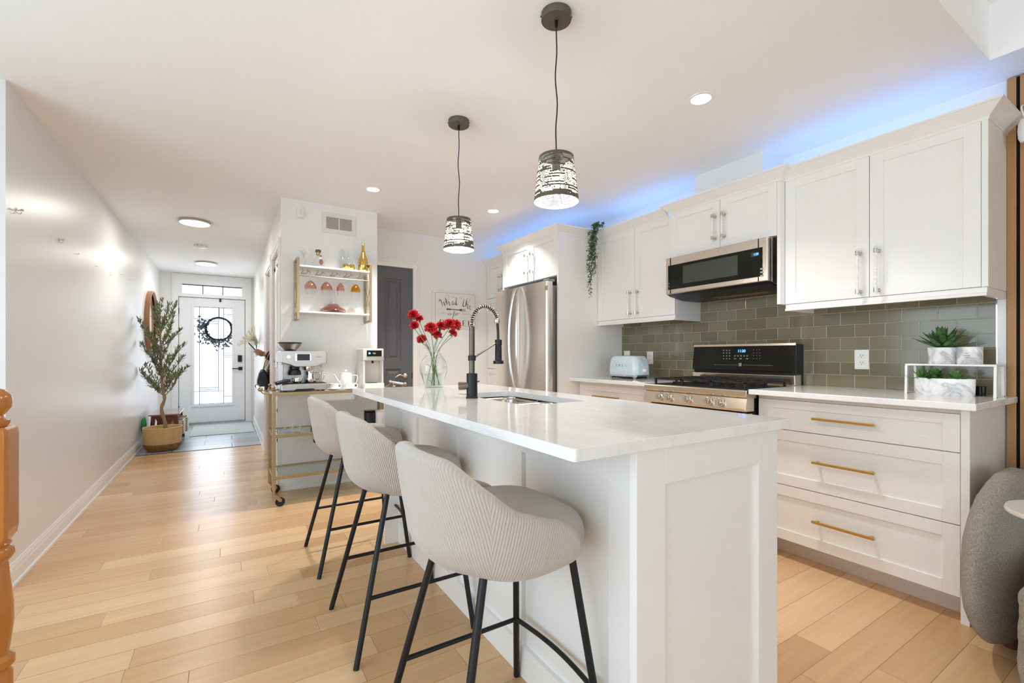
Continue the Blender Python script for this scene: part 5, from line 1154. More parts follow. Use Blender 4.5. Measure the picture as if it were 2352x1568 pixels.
MB().tube([(ex0 + .05, ey0 - .002, bz + .078), (ex0 + .03, ey0 - .017, bz + .076), (ex0 - .03, ey0 - .06, bz + .066), (ex0 - .045, ey0 - .07, bz + .062)], [.011, .015, .015, .013], 14).build('handle', 'blackp', t, smooth=True)
t = thing('milk_jug', 'polished steel milk jug under the espresso machine spout', 'jug', (ex0 + .205, ey0 + .04, bz + .0552))
MB().lathe([(.001, bz + .0552), (.034, bz + .0552), (.037, bz + .06), (.037, bz + .09), (.032, bz + .125), (.034, bz + .145), (.032, bz + .145), (.030, bz + .125), (.035, bz + .09), (.001, bz + .06)], ex0 + .205, ey0 + .04, 28).build('body', 'chrome', t, smooth=True)
MB().tube(smooth_path([(ex0 + .238, ey0 + .03, bz + .135), (ex0 + .265, ey0 + .01, bz + .13), (ex0 + .262, ey0 + .012, bz + .09), (ex0 + .24, ey0 + .03, bz + .08)], 5), .0035, 8).build('handle', 'chrome', t, smooth=True)
# teapot, cups, water dispenser
def cup_saucer(label, x, y, z, m='white_gl', r_=.038, h=.052, saucer=True, group=None):
    t = thing('tea_cup', label, 'cup', (x, y, z), group)
    MB().lathe([(.001, z + .006), (r_ * .6, z + .006), (r_ * .95, z + .012), (r_, z + h), (r_ * .94, z + h), (r_ * .88, z + .016), (.001, z + .01)], x, y, 28).build('bowl', m, t, smooth=True)
    MB().tube(smooth_path([(x + r_ * .96, y - .006, z + h * .85), (x + r_ * 1.55, y - .01, z + h * .8), (x + r_ * 1.45, y - .01, z + h * .4), (x + r_ * .94, y - .006, z + h * .35)], 5), .003, 8).build('handle', m, t, smooth=True)
    if saucer: MB().lathe([(.001, z + .001), (r_ * .8, z + .001), (r_ * 1.7, z + .010), (r_ * 1.7, z + .012), (r_ * .8, z + .005), (.001, z + .005)], x, y, 32).build('saucer', m, t, smooth=True)
    return t
g_ = 'white cups on the cart top'
p = ex(766, 880, 3.93); cup_saucer('white cup and saucer just right of the espresso machine', p.x, 3.93, zc, group=g_)
p = ex(802, 880, 3.93); cup_saucer('white cup and saucer in front of the water dispenser, by the island corner', p.x, 3.90, zc, group=g_)
p = ex(795, 880, 4.03); tx, ty = p.x, 4.04
t = thing('teapot', 'white ceramic teapot with long spout on the cart top', 'teapot', (tx, ty, zc))
MB().lathe([(.001, zc + .001), (.052, zc + .001), (.054, zc + .01), (.050, zc + .118), (.046, zc + .124), (.001, zc + .124)], tx, ty, 32).build('body', 'white_gl', t, smooth=True)
MB().lathe([(.047, zc + .124), (.046, zc + .13), (.02, zc + .135), (.006, zc + .137), (.006, zc + .142), (.012, zc + .148), (.010, zc + .156), (.001, zc + .16)], tx, ty, 24).build('lid', 'white_gl', t, smooth=True)
MB().tube(smooth_path([(tx - .045, ty - .01, zc + .04), (tx - .075, ty - .02, zc + .075), (tx - .10, ty - .03, zc + .12)], 6), [.012 - .0005 * i for i in range(13)], 12).build('spout', 'white_gl', t, smooth=True)
MB().tube(smooth_path([(tx + .048, ty - .01, zc + .11), (tx + .09, ty - .02, zc + .105), (tx + .082, ty - .02, zc + .05), (tx + .052, ty - .01, zc + .03)], 6), .004, 8).build('handle', 'white_gl', t, smooth=True)
dx0, dx1, dy0, dy1 = ony(834, 880, 3.90).x, ony(881, 880, 3.90).x, 3.90, 4.13
zt2 = ony(834, 800, 3.90).z
t = thing('water_dispenser', 'cream countertop water dispenser with blue lit display on the cart', 'water dispenser', ((dx0 + dx1) / 2, 4.0, zc))
MB().box(dx0, dx1, dy0 + .10, dy1, zc, zt2).build('rear_body', 'plastic_c', t, bevel=0.006)
MB().box(dx0, dx1, dy0, dy0 + .101, zt2 - .10, zt2).build('head', 'plastic_c', t, bevel=0.005)
MB().box(dx0, dx0 + .018, dy0 + .004, dy0 + .1, zc + .045, zt2 - .1).build('side_frame', 'plastic_c', t, bevel=0.003)
MB().box(dx1 - .012, dx1, dy0 + .004, dy0 + .1, zc + .045, zt2 - .1).build('side_frame', 'plastic_c', t, bevel=0.003)
MB().box(dx0 + .01, dx1 + .003, dy0 - .012, dy0 + .1, zc, zc + .045).build('drip_base', 'plastic_c', t, bevel=0.004)
MB().lathe([(.001, zc + .0455), (.045, zc + .0455), (.045, zc + .048), (.001, zc + .048)], (dx0 + dx1) / 2, dy0 + .045, 28).build('drip_plate', 'blackp', t)
MB().box(dx0 + .03, dx1 - .016, dy0 - .003, dy0 + .002, zt2 - .066, zt2 - .016).build('display', 'blackgl', t, bevel=0.001)
MB().lathe([(.001, dy0 - .0045), (.009, dy0 - .0045), (.009, dy0 - .003)], dx0 + .052, zt2 - .04, 16, ax='y').build('display_icon', 'clock', t)
text('display_digits', '000', .016, 'plastic_w', t, (dx0 + .092, dy0 - .0035, zt2 - .041), (R(90), 0, 0))
MB().box(dx0 + .024, dx1, dy0 - .01, dy0 + .003, zt2 - .102, zt2 - .070).build('drawer_lip', 'nickel', t, bevel=0.002)
MB().cyl(((dx0 + dx1) / 2, dy0 + .03, zt2 - .1), ((dx0 + dx1) / 2, dy0 + .03, zt2 - .125), .010, n=14).build('nozzle', 'blackp', t)
# middle tier
zm = zs_[1] + .0045
g_ = 'clear cups on the middle tier'
p = ony(663, 985, 3.90); cup_saucer('clear glass cup at the left post of the cart middle tier', p.x, 3.93, zm, 'glass', .034, .05, False, g_)
p = ony(681, 990, 3.86); cup_saucer('clear glass cup on a saucer on the cart middle tier', p.x, 3.87, zm, 'glass', .034, .05, True, g_)
p = ony(849, 975, 3.92); t = thing('canister', 'black lidded canister on the cart middle tier', 'canister', (p.x, 3.92, zm))
MB().lathe([(.001, zm), (.044, zm), (.046, zm + .11), (.04, zm + .115), (.001, zm + .118)], p.x, 3.92, 28).build('body', 'blackp', t, smooth=True)
MB().lathe([(.042, zm + .114), (.047, zm + .118), (.047, zm + .128), (.001, zm + .13)], p.x, 3.92, 28).build('lid', 'blackgl', t, smooth=True)
p = ony(874, 975, 3.90); t = thing('canister', 'white ceramic canister beside the black one on the cart middle tier', 'canister', (p.x, 3.90, zm))
MB().lathe([(.001, zm), (.042, zm), (.044, zm + .005), (.044, zm + .112), (.001, zm + .114)], p.x, 3.90, 28).build('body', 'white_gl', t, smooth=True)
MB().lathe([(.046, zm + .113), (.046, zm + .125), (.001, zm + .128)], p.x, 3.90, 28).build('lid', 'wicker_w', t, smooth=True)
# outlet and plug on the wall behind the cart
p = ony(731, 1018, YS); t = thing('wall_outlet', 'white wall outlet with a black plug behind the bar cart', 'outlet', p)
MB().box(p.x - .05, p.x + .05, YS - .005, YS - .0005, p.z - .06, p.z + .06).build('cover_plate', 'plastic_w', t, bevel=0.001)
MB().box(p.x - .04, p.x + .0, YS - .03, YS - .005, p.z + .015, p.z + .04).build('plug', 'blackp', t, bevel=0.004)
MB().tube(smooth_path([(p.x - .02, YS - .03, p.z + .028), (p.x - .05, YS - .025, p.z + .1), (p.x - .06, YS - .02, p.z + .22), (p.x - .06, YS - .02, p.z + .33)], 5), .0035, 8).build('cord', 'blackp', t, smooth=True)

# ------------------------------------------------------------------ bar shelf on the wall and what it carries
bx0, bx1, bf, bk = 0.478, 1.052, 4.008, YS - .002
def bz_(py, Y=4.003): return ony(768, py, Y).z
t = thing('wall_shelf', 'gold framed wall shelf with two white boards and stemware rails', 'shelf', ((bx0 + bx1) / 2, bk, 1.65))
ZTp, ZBm = 1.905, 1.405; zu, zl = 1.832, 1.462; r_ = .009
for x in (bx0, bx1):
    MB().box(x - r_, x + r_, bf - r_, bf + r_, ZBm, ZTp).box(x - r_, x + r_, bk - 2 * r_, bk, ZBm, ZTp).box(x - r_, x + r_, bf, bk - r_, ZBm, ZBm + 2 * r_).box(x - r_, x + r_, bf, bk - r_, ZTp - 2 * r_, ZTp).build('side_frame', 'gold', t, bevel=0.001)
    MB().tube([(x, bf, ZBm + .1), (x, bk - .01, zu - .1)], .0025, 6).tube([(x, bf, zu - .1), (x, bk - .01, ZBm + .1)], .0025, 6).build('cross_brace', 'gold', t)
MB().box(bx0 + r_, bx1 - r_, bf - .004, bk - .004, zu, zu + .014).build('upper_board', 'plastic_w', t, bevel=0.001)
MB().box(bx0 + r_, bx1 - r_, bf - .004, bk - .004, zl, zl + .014).build('lower_board', 'plastic_w', t, bevel=0.001)
MB().cyl((bx0, bf, zu - .072), (bx1, bf, zu - .072), .004, n=8).build('front_rail', 'gold', t, smooth=True)
nr = 5
for i in range(nr):
    x = bx0 + .06 + (bx1 - bx0 - .12) * i / (nr - 1)
    m2 = MB()
    for s in (-1, 1): m2.tube([(x + s * .018, bf + .02, zu - .028), (x + s * .018, bk - .03, zu - .028)], .0028, 6).tube([(x + s * .018, bf + .06, zu - .028), (x + s * .018, bf + .06, zu)], .0022, 6)
    m2.tube([(x - .018, bk - .03, zu - .028), (x + .018, bk - .03, zu - .028)], .0028, 6).tube([(x - .018, bf + .02, zu - .028), (x - .032, bf + .005, zu - .04)], .0028, 6).tube([(x + .018, bf + .02, zu - .028), (x + .032, bf + .005, zu - .04)], .0028, 6).build('glass_rack', 'gold', t)
def hung_glass(label, px, Y, m, r_=.04, h=.11, stem=.075):
    x = ony(px, 680, Y).x; zt_ = zu - .024
    t = thing('wine_glass', label, 'glass', (x, Y, zt_ - stem - h), 'upside down glasses under the bar shelf')
    MB().lathe([(.001, zt_), (.03, zt_ - .001), (.03, zt_ - .003), (.004, zt_ - .008), (.003, zt_ - stem)], x, Y, 24).build('foot_and_stem', 'glass', t, smooth=True)
    b0 = zt_ - stem
    MB().lathe([(.003, b0), (r_ * .45, b0 - .010), (r_ * .8, b0 - .028), (r_ * .98, b0 - .052), (r_, b0 - .068)], x, Y, 28, caps=False).build('tinted_bowl', m, t, smooth=True)
    MB().lathe([(r_, b0 - .068), (r_ * .96, b0 - .085), (r_ * .82, b0 - h)], x, Y, 28, caps=False).build('clear_rim', 'glass', t, smooth=True)
hung_glass('rose tinted wine glass hanging leftmost under the bar shelf', 713, 4.06, 'rose', .046)
hung_glass('rose tinted wine glass hanging second from the left under the bar shelf', 750, 4.06, 'rose', .046)
hung_glass('slim rose tinted glass hanging just right of the decanter neck', 782, 4.06, 'rose', .032)
hung_glass('gold tinted glass hanging rightmost under the bar shelf', 817, 4.06, 'amber', .040, .15)
x = ony(765, 710, 4.115).x; t = thing('wine_decanter', 'wide rose glass decanter on the lower board of the bar shelf', 'decanter', (x, 4.115, zl + .014)); z0 = zl + .0145
MB().lathe([(.001, z0), (.08, z0), (.098, z0 + .008), (.104, z0 + .02), (.098, z0 + .034), (.06, z0 + .055), (.038, z0 + .077)], x, 4.115, 40, caps=False).build('body', 'rose', t, smooth=True)
MB().lathe([(.038, z0 + .077), (.030, z0 + .088), (.02, z0 + .12), (.017, z0 + .16), (.019, z0 + .2), (.024, z0 + .215)], x, 4.115, 40, caps=False).build('neck', 'glass', t, smooth=True)
MB().lathe([(.001, z0 + .002), (.079, z0 + .002), (.097, z0 + .010), (.101, z0 + .02), (.001, z0 + .021)], x, 4.115, 36).build('wine', M['rosewine'] if 'rosewine' in M else mat('rose_wine', (206, 128, 118), 0.1), t, smooth=True)
zu0 = zu + .0145
x = ony(700, 600, 4.09).x; t = thing('martini_glass', 'clear martini glass at the left end of the shelf top', 'glass', (x, 4.09, zu0))
MB().lathe([(.001, zu0), (.03, zu0 + .001), (.004, zu0 + .006), (.003, zu0 + .06), (.004, zu0 + .064), (.045, zu0 + .125), (.044, zu0 + .126), (.002, zu0 + .068)], x, 4.09, 28).build('body', 'glass', t, smooth=True)
x = ony(731, 600, 4.08).x; t = thing('liquor_bottle', 'squat clear liquor bottle with dark cork and oval label', 'bottle', (x, 4.08, zu0))
rr = [(.001, 0), (.045, 0), (.048, .006), (.050, .06), (.044, .085), (.025, .10), (.015, .108), (.014, .122)]
MB().lathe([(a, zu0 + b) for a, b in rr], x, 4.08, 32, sy=.55).build('body', 'glass', t, smooth=True)
MB().lathe([(.0145, zu0 + .105), (.016, zu0 + .108), (.016, zu0 + .13), (.001, zu0 + .13)], x, 4.08, 20).build('neck_wrap', 'gold', t, smooth=True)
MB().lathe([(.001, zu0 + .13), (.021, zu0 + .13), (.022, zu0 + .133), (.022, zu0 + .146), (.02, zu0 + .149), (.001, zu0 + .149)], x, 4.08, 20).build('cork_cap', 'cork', t, smooth=True)
MB().lathe([(.001, 4.08 - .030), (.020, 4.08 - .029), (.020, 4.08 - .027), (.001, 4.08 - .027)], x + .018, zu0 + .045, 24, ax='y', sx=.8, sy=1.2).build('label', 'label_b', t)
MB().lathe([(.001, 4.08 - .024), (.010, 4.08 - .0235), (.010, 4.08 - .021), (.001, 4.08 - .021)], x + .016, zu0 + .096, 20, ax='y', sy=.6).build('neck_label', 'label_b', t)
x = ony(800, 600, 4.09).x; t = thing('decanter', 'round clear decanter half filled with amber liquid, ball stopper', 'decanter', (x, 4.09, zu0))
MB().lathe([(.001, zu0), (.04, zu0), (.053, zu0 + .012), (.057, zu0 + .03), (.050, zu0 + .055), (.03, zu0 + .082), (.018, zu0 + .105), (.017, zu0 + .125), (.025, zu0 + .135)], x, 4.09, 36, caps=False).build('body', 'glass', t, smooth=True)
MB().lathe([(.001, zu0 + .003), (.039, zu0 + .003), (.051, zu0 + .014), (.054, zu0 + .03), (.050, zu0 + .052), (.001, zu0 + .053)], x, 4.09, 32).build('liquid', M['goldmir'], t, smooth=True)
MB().cyl((x, 4.09, zu0 + .12), (x, 4.09, zu0 + .145), .014, .012, 16).ball((x, 4.09, zu0 + .162), .019, 18, 12).build('stopper', 'glass', t, smooth=True)
x = ony(782, 600, 4.15).x; t = thing('small_decanter', 'tall clear glass decanter standing behind the amber one', 'decanter', (x + .018, 4.168, zu0))
MB().lathe([(.001, zu0), (.028, zu0), (.030, zu0 + .01), (.030, zu0 + .1), (.014, zu0 + .13), (.013, zu0 + .15), (.018, zu0 + .156)], x + .018, 4.168, 24, caps=False).build('body', 'glass', t, smooth=True)
MB().ball((x + .018, 4.168, zu0 + .18), .022, 18, 12).build('stopper', 'glass', t, smooth=True)
x = ony(834, 600, 4.07).x; t = thing('gold_bottle', 'mirrored gold wine bottle with clear ball stopper at the right end', 'bottle', (x, 4.07, zu0))
MB().lathe([(.001, zu0), (.036, zu0), (.040, zu0 + .005), (.042, zu0 + .08), (.036, zu0 + .115), (.022, zu0 + .15), (.014, zu0 + .185), (.012, zu0 + .24), (.014, zu0 + .245), (.001, zu0 + .246)], x, 4.07, 32).build('body', 'goldmir', t, smooth=True)
MB().cyl((x, 4.07, zu0 + .245), (x, 4.07, zu0 + .258), .009).ball((x, 4.07, zu0 + .275), .018, 18, 12).build('stopper', 'glass', t, smooth=True)
# vent grille and sensor above the shelf
a, b_ = ony(738.5, 485.5, YS), ony(817.5, 543, YS); vx0, vx1, vz1, vz0 = a.x, b_.x, a.z, b_.z
t = thing('air_vent', 'white metal air return grille above the bar shelf', 'vent', ((vx0 + vx1) / 2, YS, (vz0 + vz1) / 2))
w_ = .037
MB().box(vx0, vx0 + w_, YS - .008, YS - .0005, vz0, vz1).box(vx1 - w_, vx1, YS - .008, YS - .0005, vz0, vz1).box(vx0 + w_, vx1 - w_, YS - .008, YS - .0005, vz1 - w_, vz1).box(vx0 + w_, vx1 - w_, YS - .008, YS - .0005, vz0, vz0 + w_).box((vx0 + vx1) / 2 - .004, (vx0 + vx1) / 2 + .004, YS - .008, YS - .0005, vz0 + w_, vz1 - w_).build('frame', 'vent', t, bevel=0.001)
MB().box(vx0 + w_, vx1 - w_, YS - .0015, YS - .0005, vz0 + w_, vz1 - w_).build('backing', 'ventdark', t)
m2 = MB(); n_ = 14
for i in range(n_):
    z = vz0 + w_ + (vz1 - vz0 - 2 * w_) * (i + .5) / n_; m2.prism([(YS - .007, z - .001), (YS - .002, z + .003), (YS - .002, z + .0042), (YS - .007, z + .0002)], 'x', vx0 + w_, vx1 - w_)
m2.build('louvres', 'vent', t)
MB().ball(((vx0 + vx1) / 2, YS - .009, vz0 + w_ * .4), .003, 8, 6).build('screw', 'nickel', t)
a, b_ = ony(682, 476, YS - .04), ony(699, 500, YS - .04)
t = thing('motion_sensor', 'small white motion sensor high on the bar wall left of the vent', 'sensor', ((a.x + b_.x) / 2, YS - .02, (a.z + b_.z) / 2))
MB().prism([(a.x, YS - .0005), (a.x + .004, YS - .035), ((a.x + b_.x) / 2, YS - .045), (b_.x - .004, YS - .035), (b_.x, YS - .0005)], 'z', b_.z, a.z).build('housing', 'plastic_w', t, bevel=0.004)
MB().prism([(a.x + .012, YS - .036), ((a.x + b_.x) / 2, YS - .0465), (b_.x - .012, YS - .036)], 'z', b_.z + .02, b_.z + .06).build('lens', 'plastic_c', t)

# ------------------------------------------------------------------ hallway: olive tree, bench, mirror, baskets
px_, py_ = -0.655, 6.76
t = thing('potted_olive_tree', 'tall artificial olive tree in a two tone seagrass basket in the hallway', 'plant', (px_, py_, 0))
def weave(z0, z1, r0, r1, rows, n=72, amp=.004):
    rings = []
    for i in range(rows * 3 + 1):
        f = i / (rows * 3); z = z0 + (z1 - z0) * f; rr = r0 + (r1 - r0) * math.sin(f * PI / 2)
        rings.append([(px_ + (rr + amp * abs(math.sin(PI * i / 3 + (PI / 2 if (j // 3) % 2 else 0)))) * math.cos(2 * PI * j / n), py_ + (rr + amp * abs(math.sin(PI * i / 3 + (PI / 2 if (j // 3) % 2 else 0)))) * math.sin(2 * PI * j / n), z) for j in range(n)])
    return rings
ra = weave(0.0, 0.085, .135, .178, 5, amp=.008); rb = weave(0.085, 0.268, .178, .186, 14)
MB().loft(ra, True, False).lathe([(.001, .002), (.135, .002), (.135, .0)], px_, py_, 36).build('basket_base', 'wicker_d', t, smooth=True)
MB().loft(rb, True, False).lathe([(.188, .262), (.192, .268), (.186, .275), (.176, .27), (.172, .20), (.001, .19)], px_, py_, 72, caps=False).build('basket_wall', 'wicker', t, smooth=True)
def T3(pxp, pyp, Y=py_): return ony(pxp, pyp, Y)
tr = [Vector((px_ + .01, py_, .15)), T3(380, 975), T3(371, 940), T3(378, 915), T3(373, 890), T3(371, 860), T3(369, 820), T3(368, 760), T3(366, 715)]
trp = smooth_path(tr, 5); MB().tube(trp, [max(.004, .021 * (1 - i / len(trp)) ** .55 + .003 * math.sin(i * 1.7)) for i in range(len(trp))], 10).build('trunk', 'trunk', t, smooth=True)
rnd = random.Random(21); br = MB(); lf = MB()
tips = [(318, 735), (330, 752), (324, 790), (317, 850), (335, 838), (350, 800), (352, 712), (362, 700), (372, 690), (388, 700), (398, 722), (392, 745), (412, 760), (424, 790), (408, 800), (432, 842), (415, 850), (400, 860), (342, 868), (385, 820), (360, 780), (395, 775), (345, 765), (378, 730), (402, 700), (330, 860), (420, 820), (372, 800), (388, 850), (350, 825)]
for i, (a, b) in enumerate(tips):
    tip = T3(a, b, py_ + rnd.uniform(-.22, .2)); tip.x = max(tip.x, XL + .02)
    h = max(.62, tip.z - rnd.uniform(.18, .4)); k = min(range(len(trp)), key=lambda j: abs(trp[j].z - h)); s_ = trp[k]
    P = smooth_path([s_, s_.lerp(tip, .5) + Vector((rnd.uniform(-.02, .02), rnd.uniform(-.02, .02), -.02)), tip], 8)
    br.tube(P, [.0045 * (1 - j / len(P)) + .0012 for j in range(len(P))], 5)
    for j in range(4, len(P)):
        for _ in range(5):
            d = Vector((rnd.uniform(-1, 1), rnd.uniform(-1, 1), rnd.uniform(-.3, 1))) + (tip - s_).normalized() * .8
            q_ = P[j] + Vector((rnd.uniform(-.012, .012),) * 3); 
            if q_.x + d.normalized().x * .06 < XL + .004: d.x = abs(d.x)
            leaf_mesh(lf, q_, d, (rnd.uniform(-.5, .5), rnd.uniform(-.5, .5), 1), rnd.uniform(.045, .07), rnd.uniform(.010, .014), .08, 3, .1)
br.build('branches', 'trunk', t); lf.build('leaves', 'olive', t)
# bench
b0x, b1x, b0y, b1y, bt = -0.815, -0.508, 7.0, 7.72, 0.392
t = thing('entry_bench', 'small dark wood bench with V shaped end frame behind the olive tree', 'bench', ((b0x + b1x) / 2, 7.36, 0))
MB().box(b0x, b1x, b0y, b1y, bt - .016, bt).build('top', M['benchtop'] if 'benchtop' in M else mat('bench_top_veneer', (150, 128, 120), 0.12, var=.05, spec=.8), t, bevel=0.002)
for y in (b0y + .02, b1y - .04):
    for s, x in ((-1, b0x + .045), (1, b1x - .045)):
        MB().prism([(x - .022, bt - .017), (x + .022, bt - .017), (x + .022 + s * .03, 0), (x - .022 + s * .03, 0)], 'y', y, y + .02).build('leg', 'darkwood', t, bevel=0.002)
    cxm = (b0x + b1x) / 2
    MB().prism([(b0x + .05, bt - .018), (b1x - .05, bt - .018), (b1x - .07, bt - .06), (cxm + .03, bt - .20), (cxm - .03, bt - .20), (b0x + .07, bt - .06)], 'y', y + .002, y + .018).build('end_frame', 'darkwood', t, bevel=0.002)
for x in (b0x + .03, b1x - .05): MB().box(x, x + .018, b0y + .04, b1y - .04, bt - .06, bt - .018).build('apron', 'darkwood', t)
MB().box(b0x + .03, b1x - .03, b0y + .03, b1y - .03, .10, .115).build('lower_slats', 'darkwood', t)
def basket(label, y0, y1, x1):
    t = thing('wicker_basket', label, 'basket', (x1 - .12, (y0 + y1) / 2, .117), 'baskets under the hall bench'); mb = MB(); x0 = x1 - .24; z0, z1 = .117, .30; n_ = 14
    for i in range(n_):
        z = z0 + (z1 - z0) * i / n_; e = .004 * (i % 2); h = (z1 - z0) / n_
        mb.box(x0 - e, x1 + e, y0 - e, y0 + .012, z, z + h).box(x0 - e, x1 + e, y1 - .012, y1 + e, z, z + h).box(x0 - e, x0 + .012, y0, y1, z, z + h).box(x1 - .012, x1 + e, y0, y1, z, z + h)
    mb.box(x0, x1, y0, y1, z0, z0 + .006).build('woven_body', 'wicker_w', t, bevel=0.001)
basket('white wicker basket under the hall bench, nearer the olive tree', 7.06, 7.30, -0.475); basket('white wicker basket under the hall bench, nearer the front door', 7.36, 7.62, -0.455)
def lump(name, label, cat, c, rx, ry, rz_, m, seed):
    t = thing(name, label, cat, (c[0], c[1], c[2] - rz_)); mb = MB(); n_, m_ = 28, 16; rings = []
    for i in range(m_ + 1):
        a = PI * i / m_; ring = []
        for j in range(n_):
            b = 2 * PI * j / n_; v = Vector((math.sin(a) * math.cos(b), math.sin(a) * math.sin(b), -math.cos(a))); k = 1 + .22 * noise.noise(v * 1.8 + Vector((seed, 0, 0)))
            ring.append((c[0] + v.x * rx * k, c[1] + v.y * ry * k, c[2] + max(-rz_, v.z * rz_ * k)))
        rings.append(ring)
    mb.loft(rings).build('body', m, t, smooth=True); return t
t = lump('tote_bag', 'bright green fabric bag slumped between the wall and the bench', 'bag', (-0.858, 6.975, .27), .028, .06, .10, 'green', 3)
t.location = t.location; 
struct_dummy = None
# mirror
my_, mz_, mr_ = 7.73, 1.545, .43
t = thing('round_mirror', 'large round wood framed mirror on the hallway wall behind the olive tree', 'mirror', (XL, my_, mz_))
MB().lathe([(mr_ - .03, XL + .001), (mr_, XL + .001), (mr_, XL + .055), (mr_ - .018, XL + .055), (mr_ - .03, XL + .03)], my_, mz_, 72, caps=False, ax='x').build('frame', 'framewood', t, smooth=True)
MB().lathe([(.001, XL + .018), (mr_ - .018, XL + .018), (mr_ - .018, XL + .002), (.001, XL + .002)], my_, mz_, 72, ax='x').build('mirror_glass', 'mirror', t)
# picture hooks left on the hall wall
hk = [(37, 483), (135, 551), (176, 584), (219, 612), (251, 632), (276, 631), (297, 643)]
hl = ['small chrome picture hook on the long left wall, nearest the camera', 'small chrome picture hook, second along the left wall', 'tiny nail in the left wall, third from the camera', 'tiny nail in the left wall, fourth from the camera', 'tiny nail in the left wall, fifth from the camera', 'tiny nail in the left wall, sixth from the camera', 'tiny nail in the left wall, closest to the mirror']
for i, ((a, b), lb) in enumerate(zip(hk, hl)):
    p = onx(a, b, XL); big = i < 2; s_ = 1 if big else .55
    t = thing('wall_hook', lb, 'hook', p, 'hooks and nails on the left wall')
    MB().cyl((XL, p.y, p.z), (XL + .02 * s_, p.y, p.z + .004), .003 * s_, n=8).build('pin', 'chrome', t, smooth=True)
    MB().ball((XL + .022 * s_, p.y, p.z + .005), .006 * s_, 10, 8).build('head', 'chrome', t, smooth=True)
    if big: MB().tube(smooth_path([(XL + .003, p.y - .004, p.z + .012), (XL + .004, p.y - .004, p.z - .012), (XL + .016, p.y - .004, p.z - .016), (XL + .02, p.y - .004, p.z - .006)], 5), .0018, 6).build('hook_wire', 'chrome', t, smooth=True)
p = onx(325, 965, XL); t = thing('wall_outlet', 'white outlet low on the left wall beside the seagrass basket', 'outlet', p)
MB().box(XL + .0005, XL + .006, p.y - .036, p.y + .036, p.z - .058, p.z + .058).build('cover_plate', 'plastic_w', t, bevel=0.001)
MB().box(XL + .006, XL + .008, p.y - .017, p.y + .017, p.z - .035, p.z + .035).build('receptacle', 'plastic_w', t, bevel=0.001)
# entry mat
t = MB().box(-0.45, 0.33, 7.62, 8.75, .0, .008).build('entry_mat', 'rug', None, bevel=0.003); tag(t, 'pale grey rectangular mat on the slate tiles inside the front door', 'mat')
# wreath outside the glass
wx, wy, wz = ony(503, 755, 9.03).x, 9.04, ony(503, 755, 9.03).z
t = thing('door_wreath', 'dark twig wreath with pale leaves hanging outside the front door glass', 'wreath', (wx, wy, wz))
for k in range(6):
    rnd = random.Random(k); MB().tube([(wx + (.185 + rnd.uniform(-.012, .012) + .008 * math.sin(5 * a_ + k)) * math.cos(a_), wy + .012 * math.sin(4 * a_ + k), wz + (.185 + .008 * math.sin(3 * a_ + k)) * math.sin(a_)) for a_ in [2 * PI * i / 48 for i in range(48)]], .009, 6, closed=True).build('twig_ring', 'ink', t, smooth=True)
lf = MB(); rnd = random.Random(9)
for i in range(170):
    a_ = R(rnd.uniform(140, 330)); r_ = .19 + abs(rnd.gauss(0, .07)); q_ = (wx + r_ * math.cos(a_), wy + rnd.uniform(-.02, .02), wz + r_ * math.sin(a_)); leaf_mesh(lf, q_, (rnd.uniform(-1, 1), rnd.uniform(-.2, .2), rnd.uniform(-1, 1)), (0, -1, 0), .05, .022, .1, 3)
lf.build('leaves', 'dryleaf', t)
MB().box(wx - .006, wx + .006, wy - .008, wy - .004, wz + .18, wz + .38).build('ribbon', 'lead', t)
# pampas grass in a slim wall vase
p = ony(598, 800, 7.4); gx_, gy_ = HX - .03, 7.35
t = thing('pampas_arrangement', 'fluffy cream pampas plumes in a slim wall vase on the right hallway wall', 'plant', (HX, gy_, 1.0))
MB().lathe([(.001, 1.10), (.012, 1.10), (.014, 1.15), (.010, 1.2), (.013, 1.21)], gx_, gy_, 20).build('wall_vase', 'plastic_w', t, smooth=True)
rnd = random.Random(2); pm = MB(); sm_ = MB()
for k in range(7):
    tip = Vector((HX - .06 - k * .032, gy_ + rnd.uniform(-.1, .1), 1.52 - k * .045)); P = smooth_path([(gx_, gy_, 1.18), (gx_ - .012, gy_, 1.32), tip], 10); sm_.tube(P, .0015, 5)
    for j in range(6, len(P)):
        for _ in range(16): d = (Vector((rnd.uniform(-1, .6), rnd.uniform(-1, 1), rnd.uniform(-.4, 1)))); leaf_mesh(pm, P[j], d, (0, 0, 1), .05, .003, .3, 3, .1)
pm.build('plumes', 'pampas', t); sm_.build('stems', 'stem', t)

# ------------------------------------------------------------------ person in the hall doorway (mostly behind the wall)
PY = 5.50
t = thing('person', 'person in dark clothes standing in the hall doorway, phone held out', 'person', (0.56, PY, 0))
V = []; E_ = []; RR = []
def nv(p, r, par=None):
    V.append(Vector(p)); RR.append(r); i = len(V) - 1
    if par is not None: E_.append((par, i))
    return i
pel = nv((0.57, PY, .93), .12); wa = nv((0.565, PY, 1.06), .105, pel); ch = nv((0.56, PY, 1.24), .125, wa); nk = nv((0.565, PY, 1.40), .055, ch); n2 = nv((0.555, PY, 1.46), .052, nk)
hd = nv((0.545, PY, 1.53), .078, n2); h2 = nv((0.545, PY, 1.60), .085, hd); h3 = nv((0.55, PY, 1.655), .06, h2)
for s in (-1, 1):
    th = nv((0.575, PY + s * .085, .86), .088, pel); kn = nv((0.565, PY + s * .09, .48), .056, th); an = nv((0.585, PY + s * .09, .09), .036, kn); toe = nv((0.50, PY + s * .095, .035), .03, an)
sl = nv((0.56, PY - .165, 1.345), .052, ch); el = nv((0.56, PY - .19, 1.09), .042, sl); wr = nv((0.392, PY - .07, 1.112), .026, el)
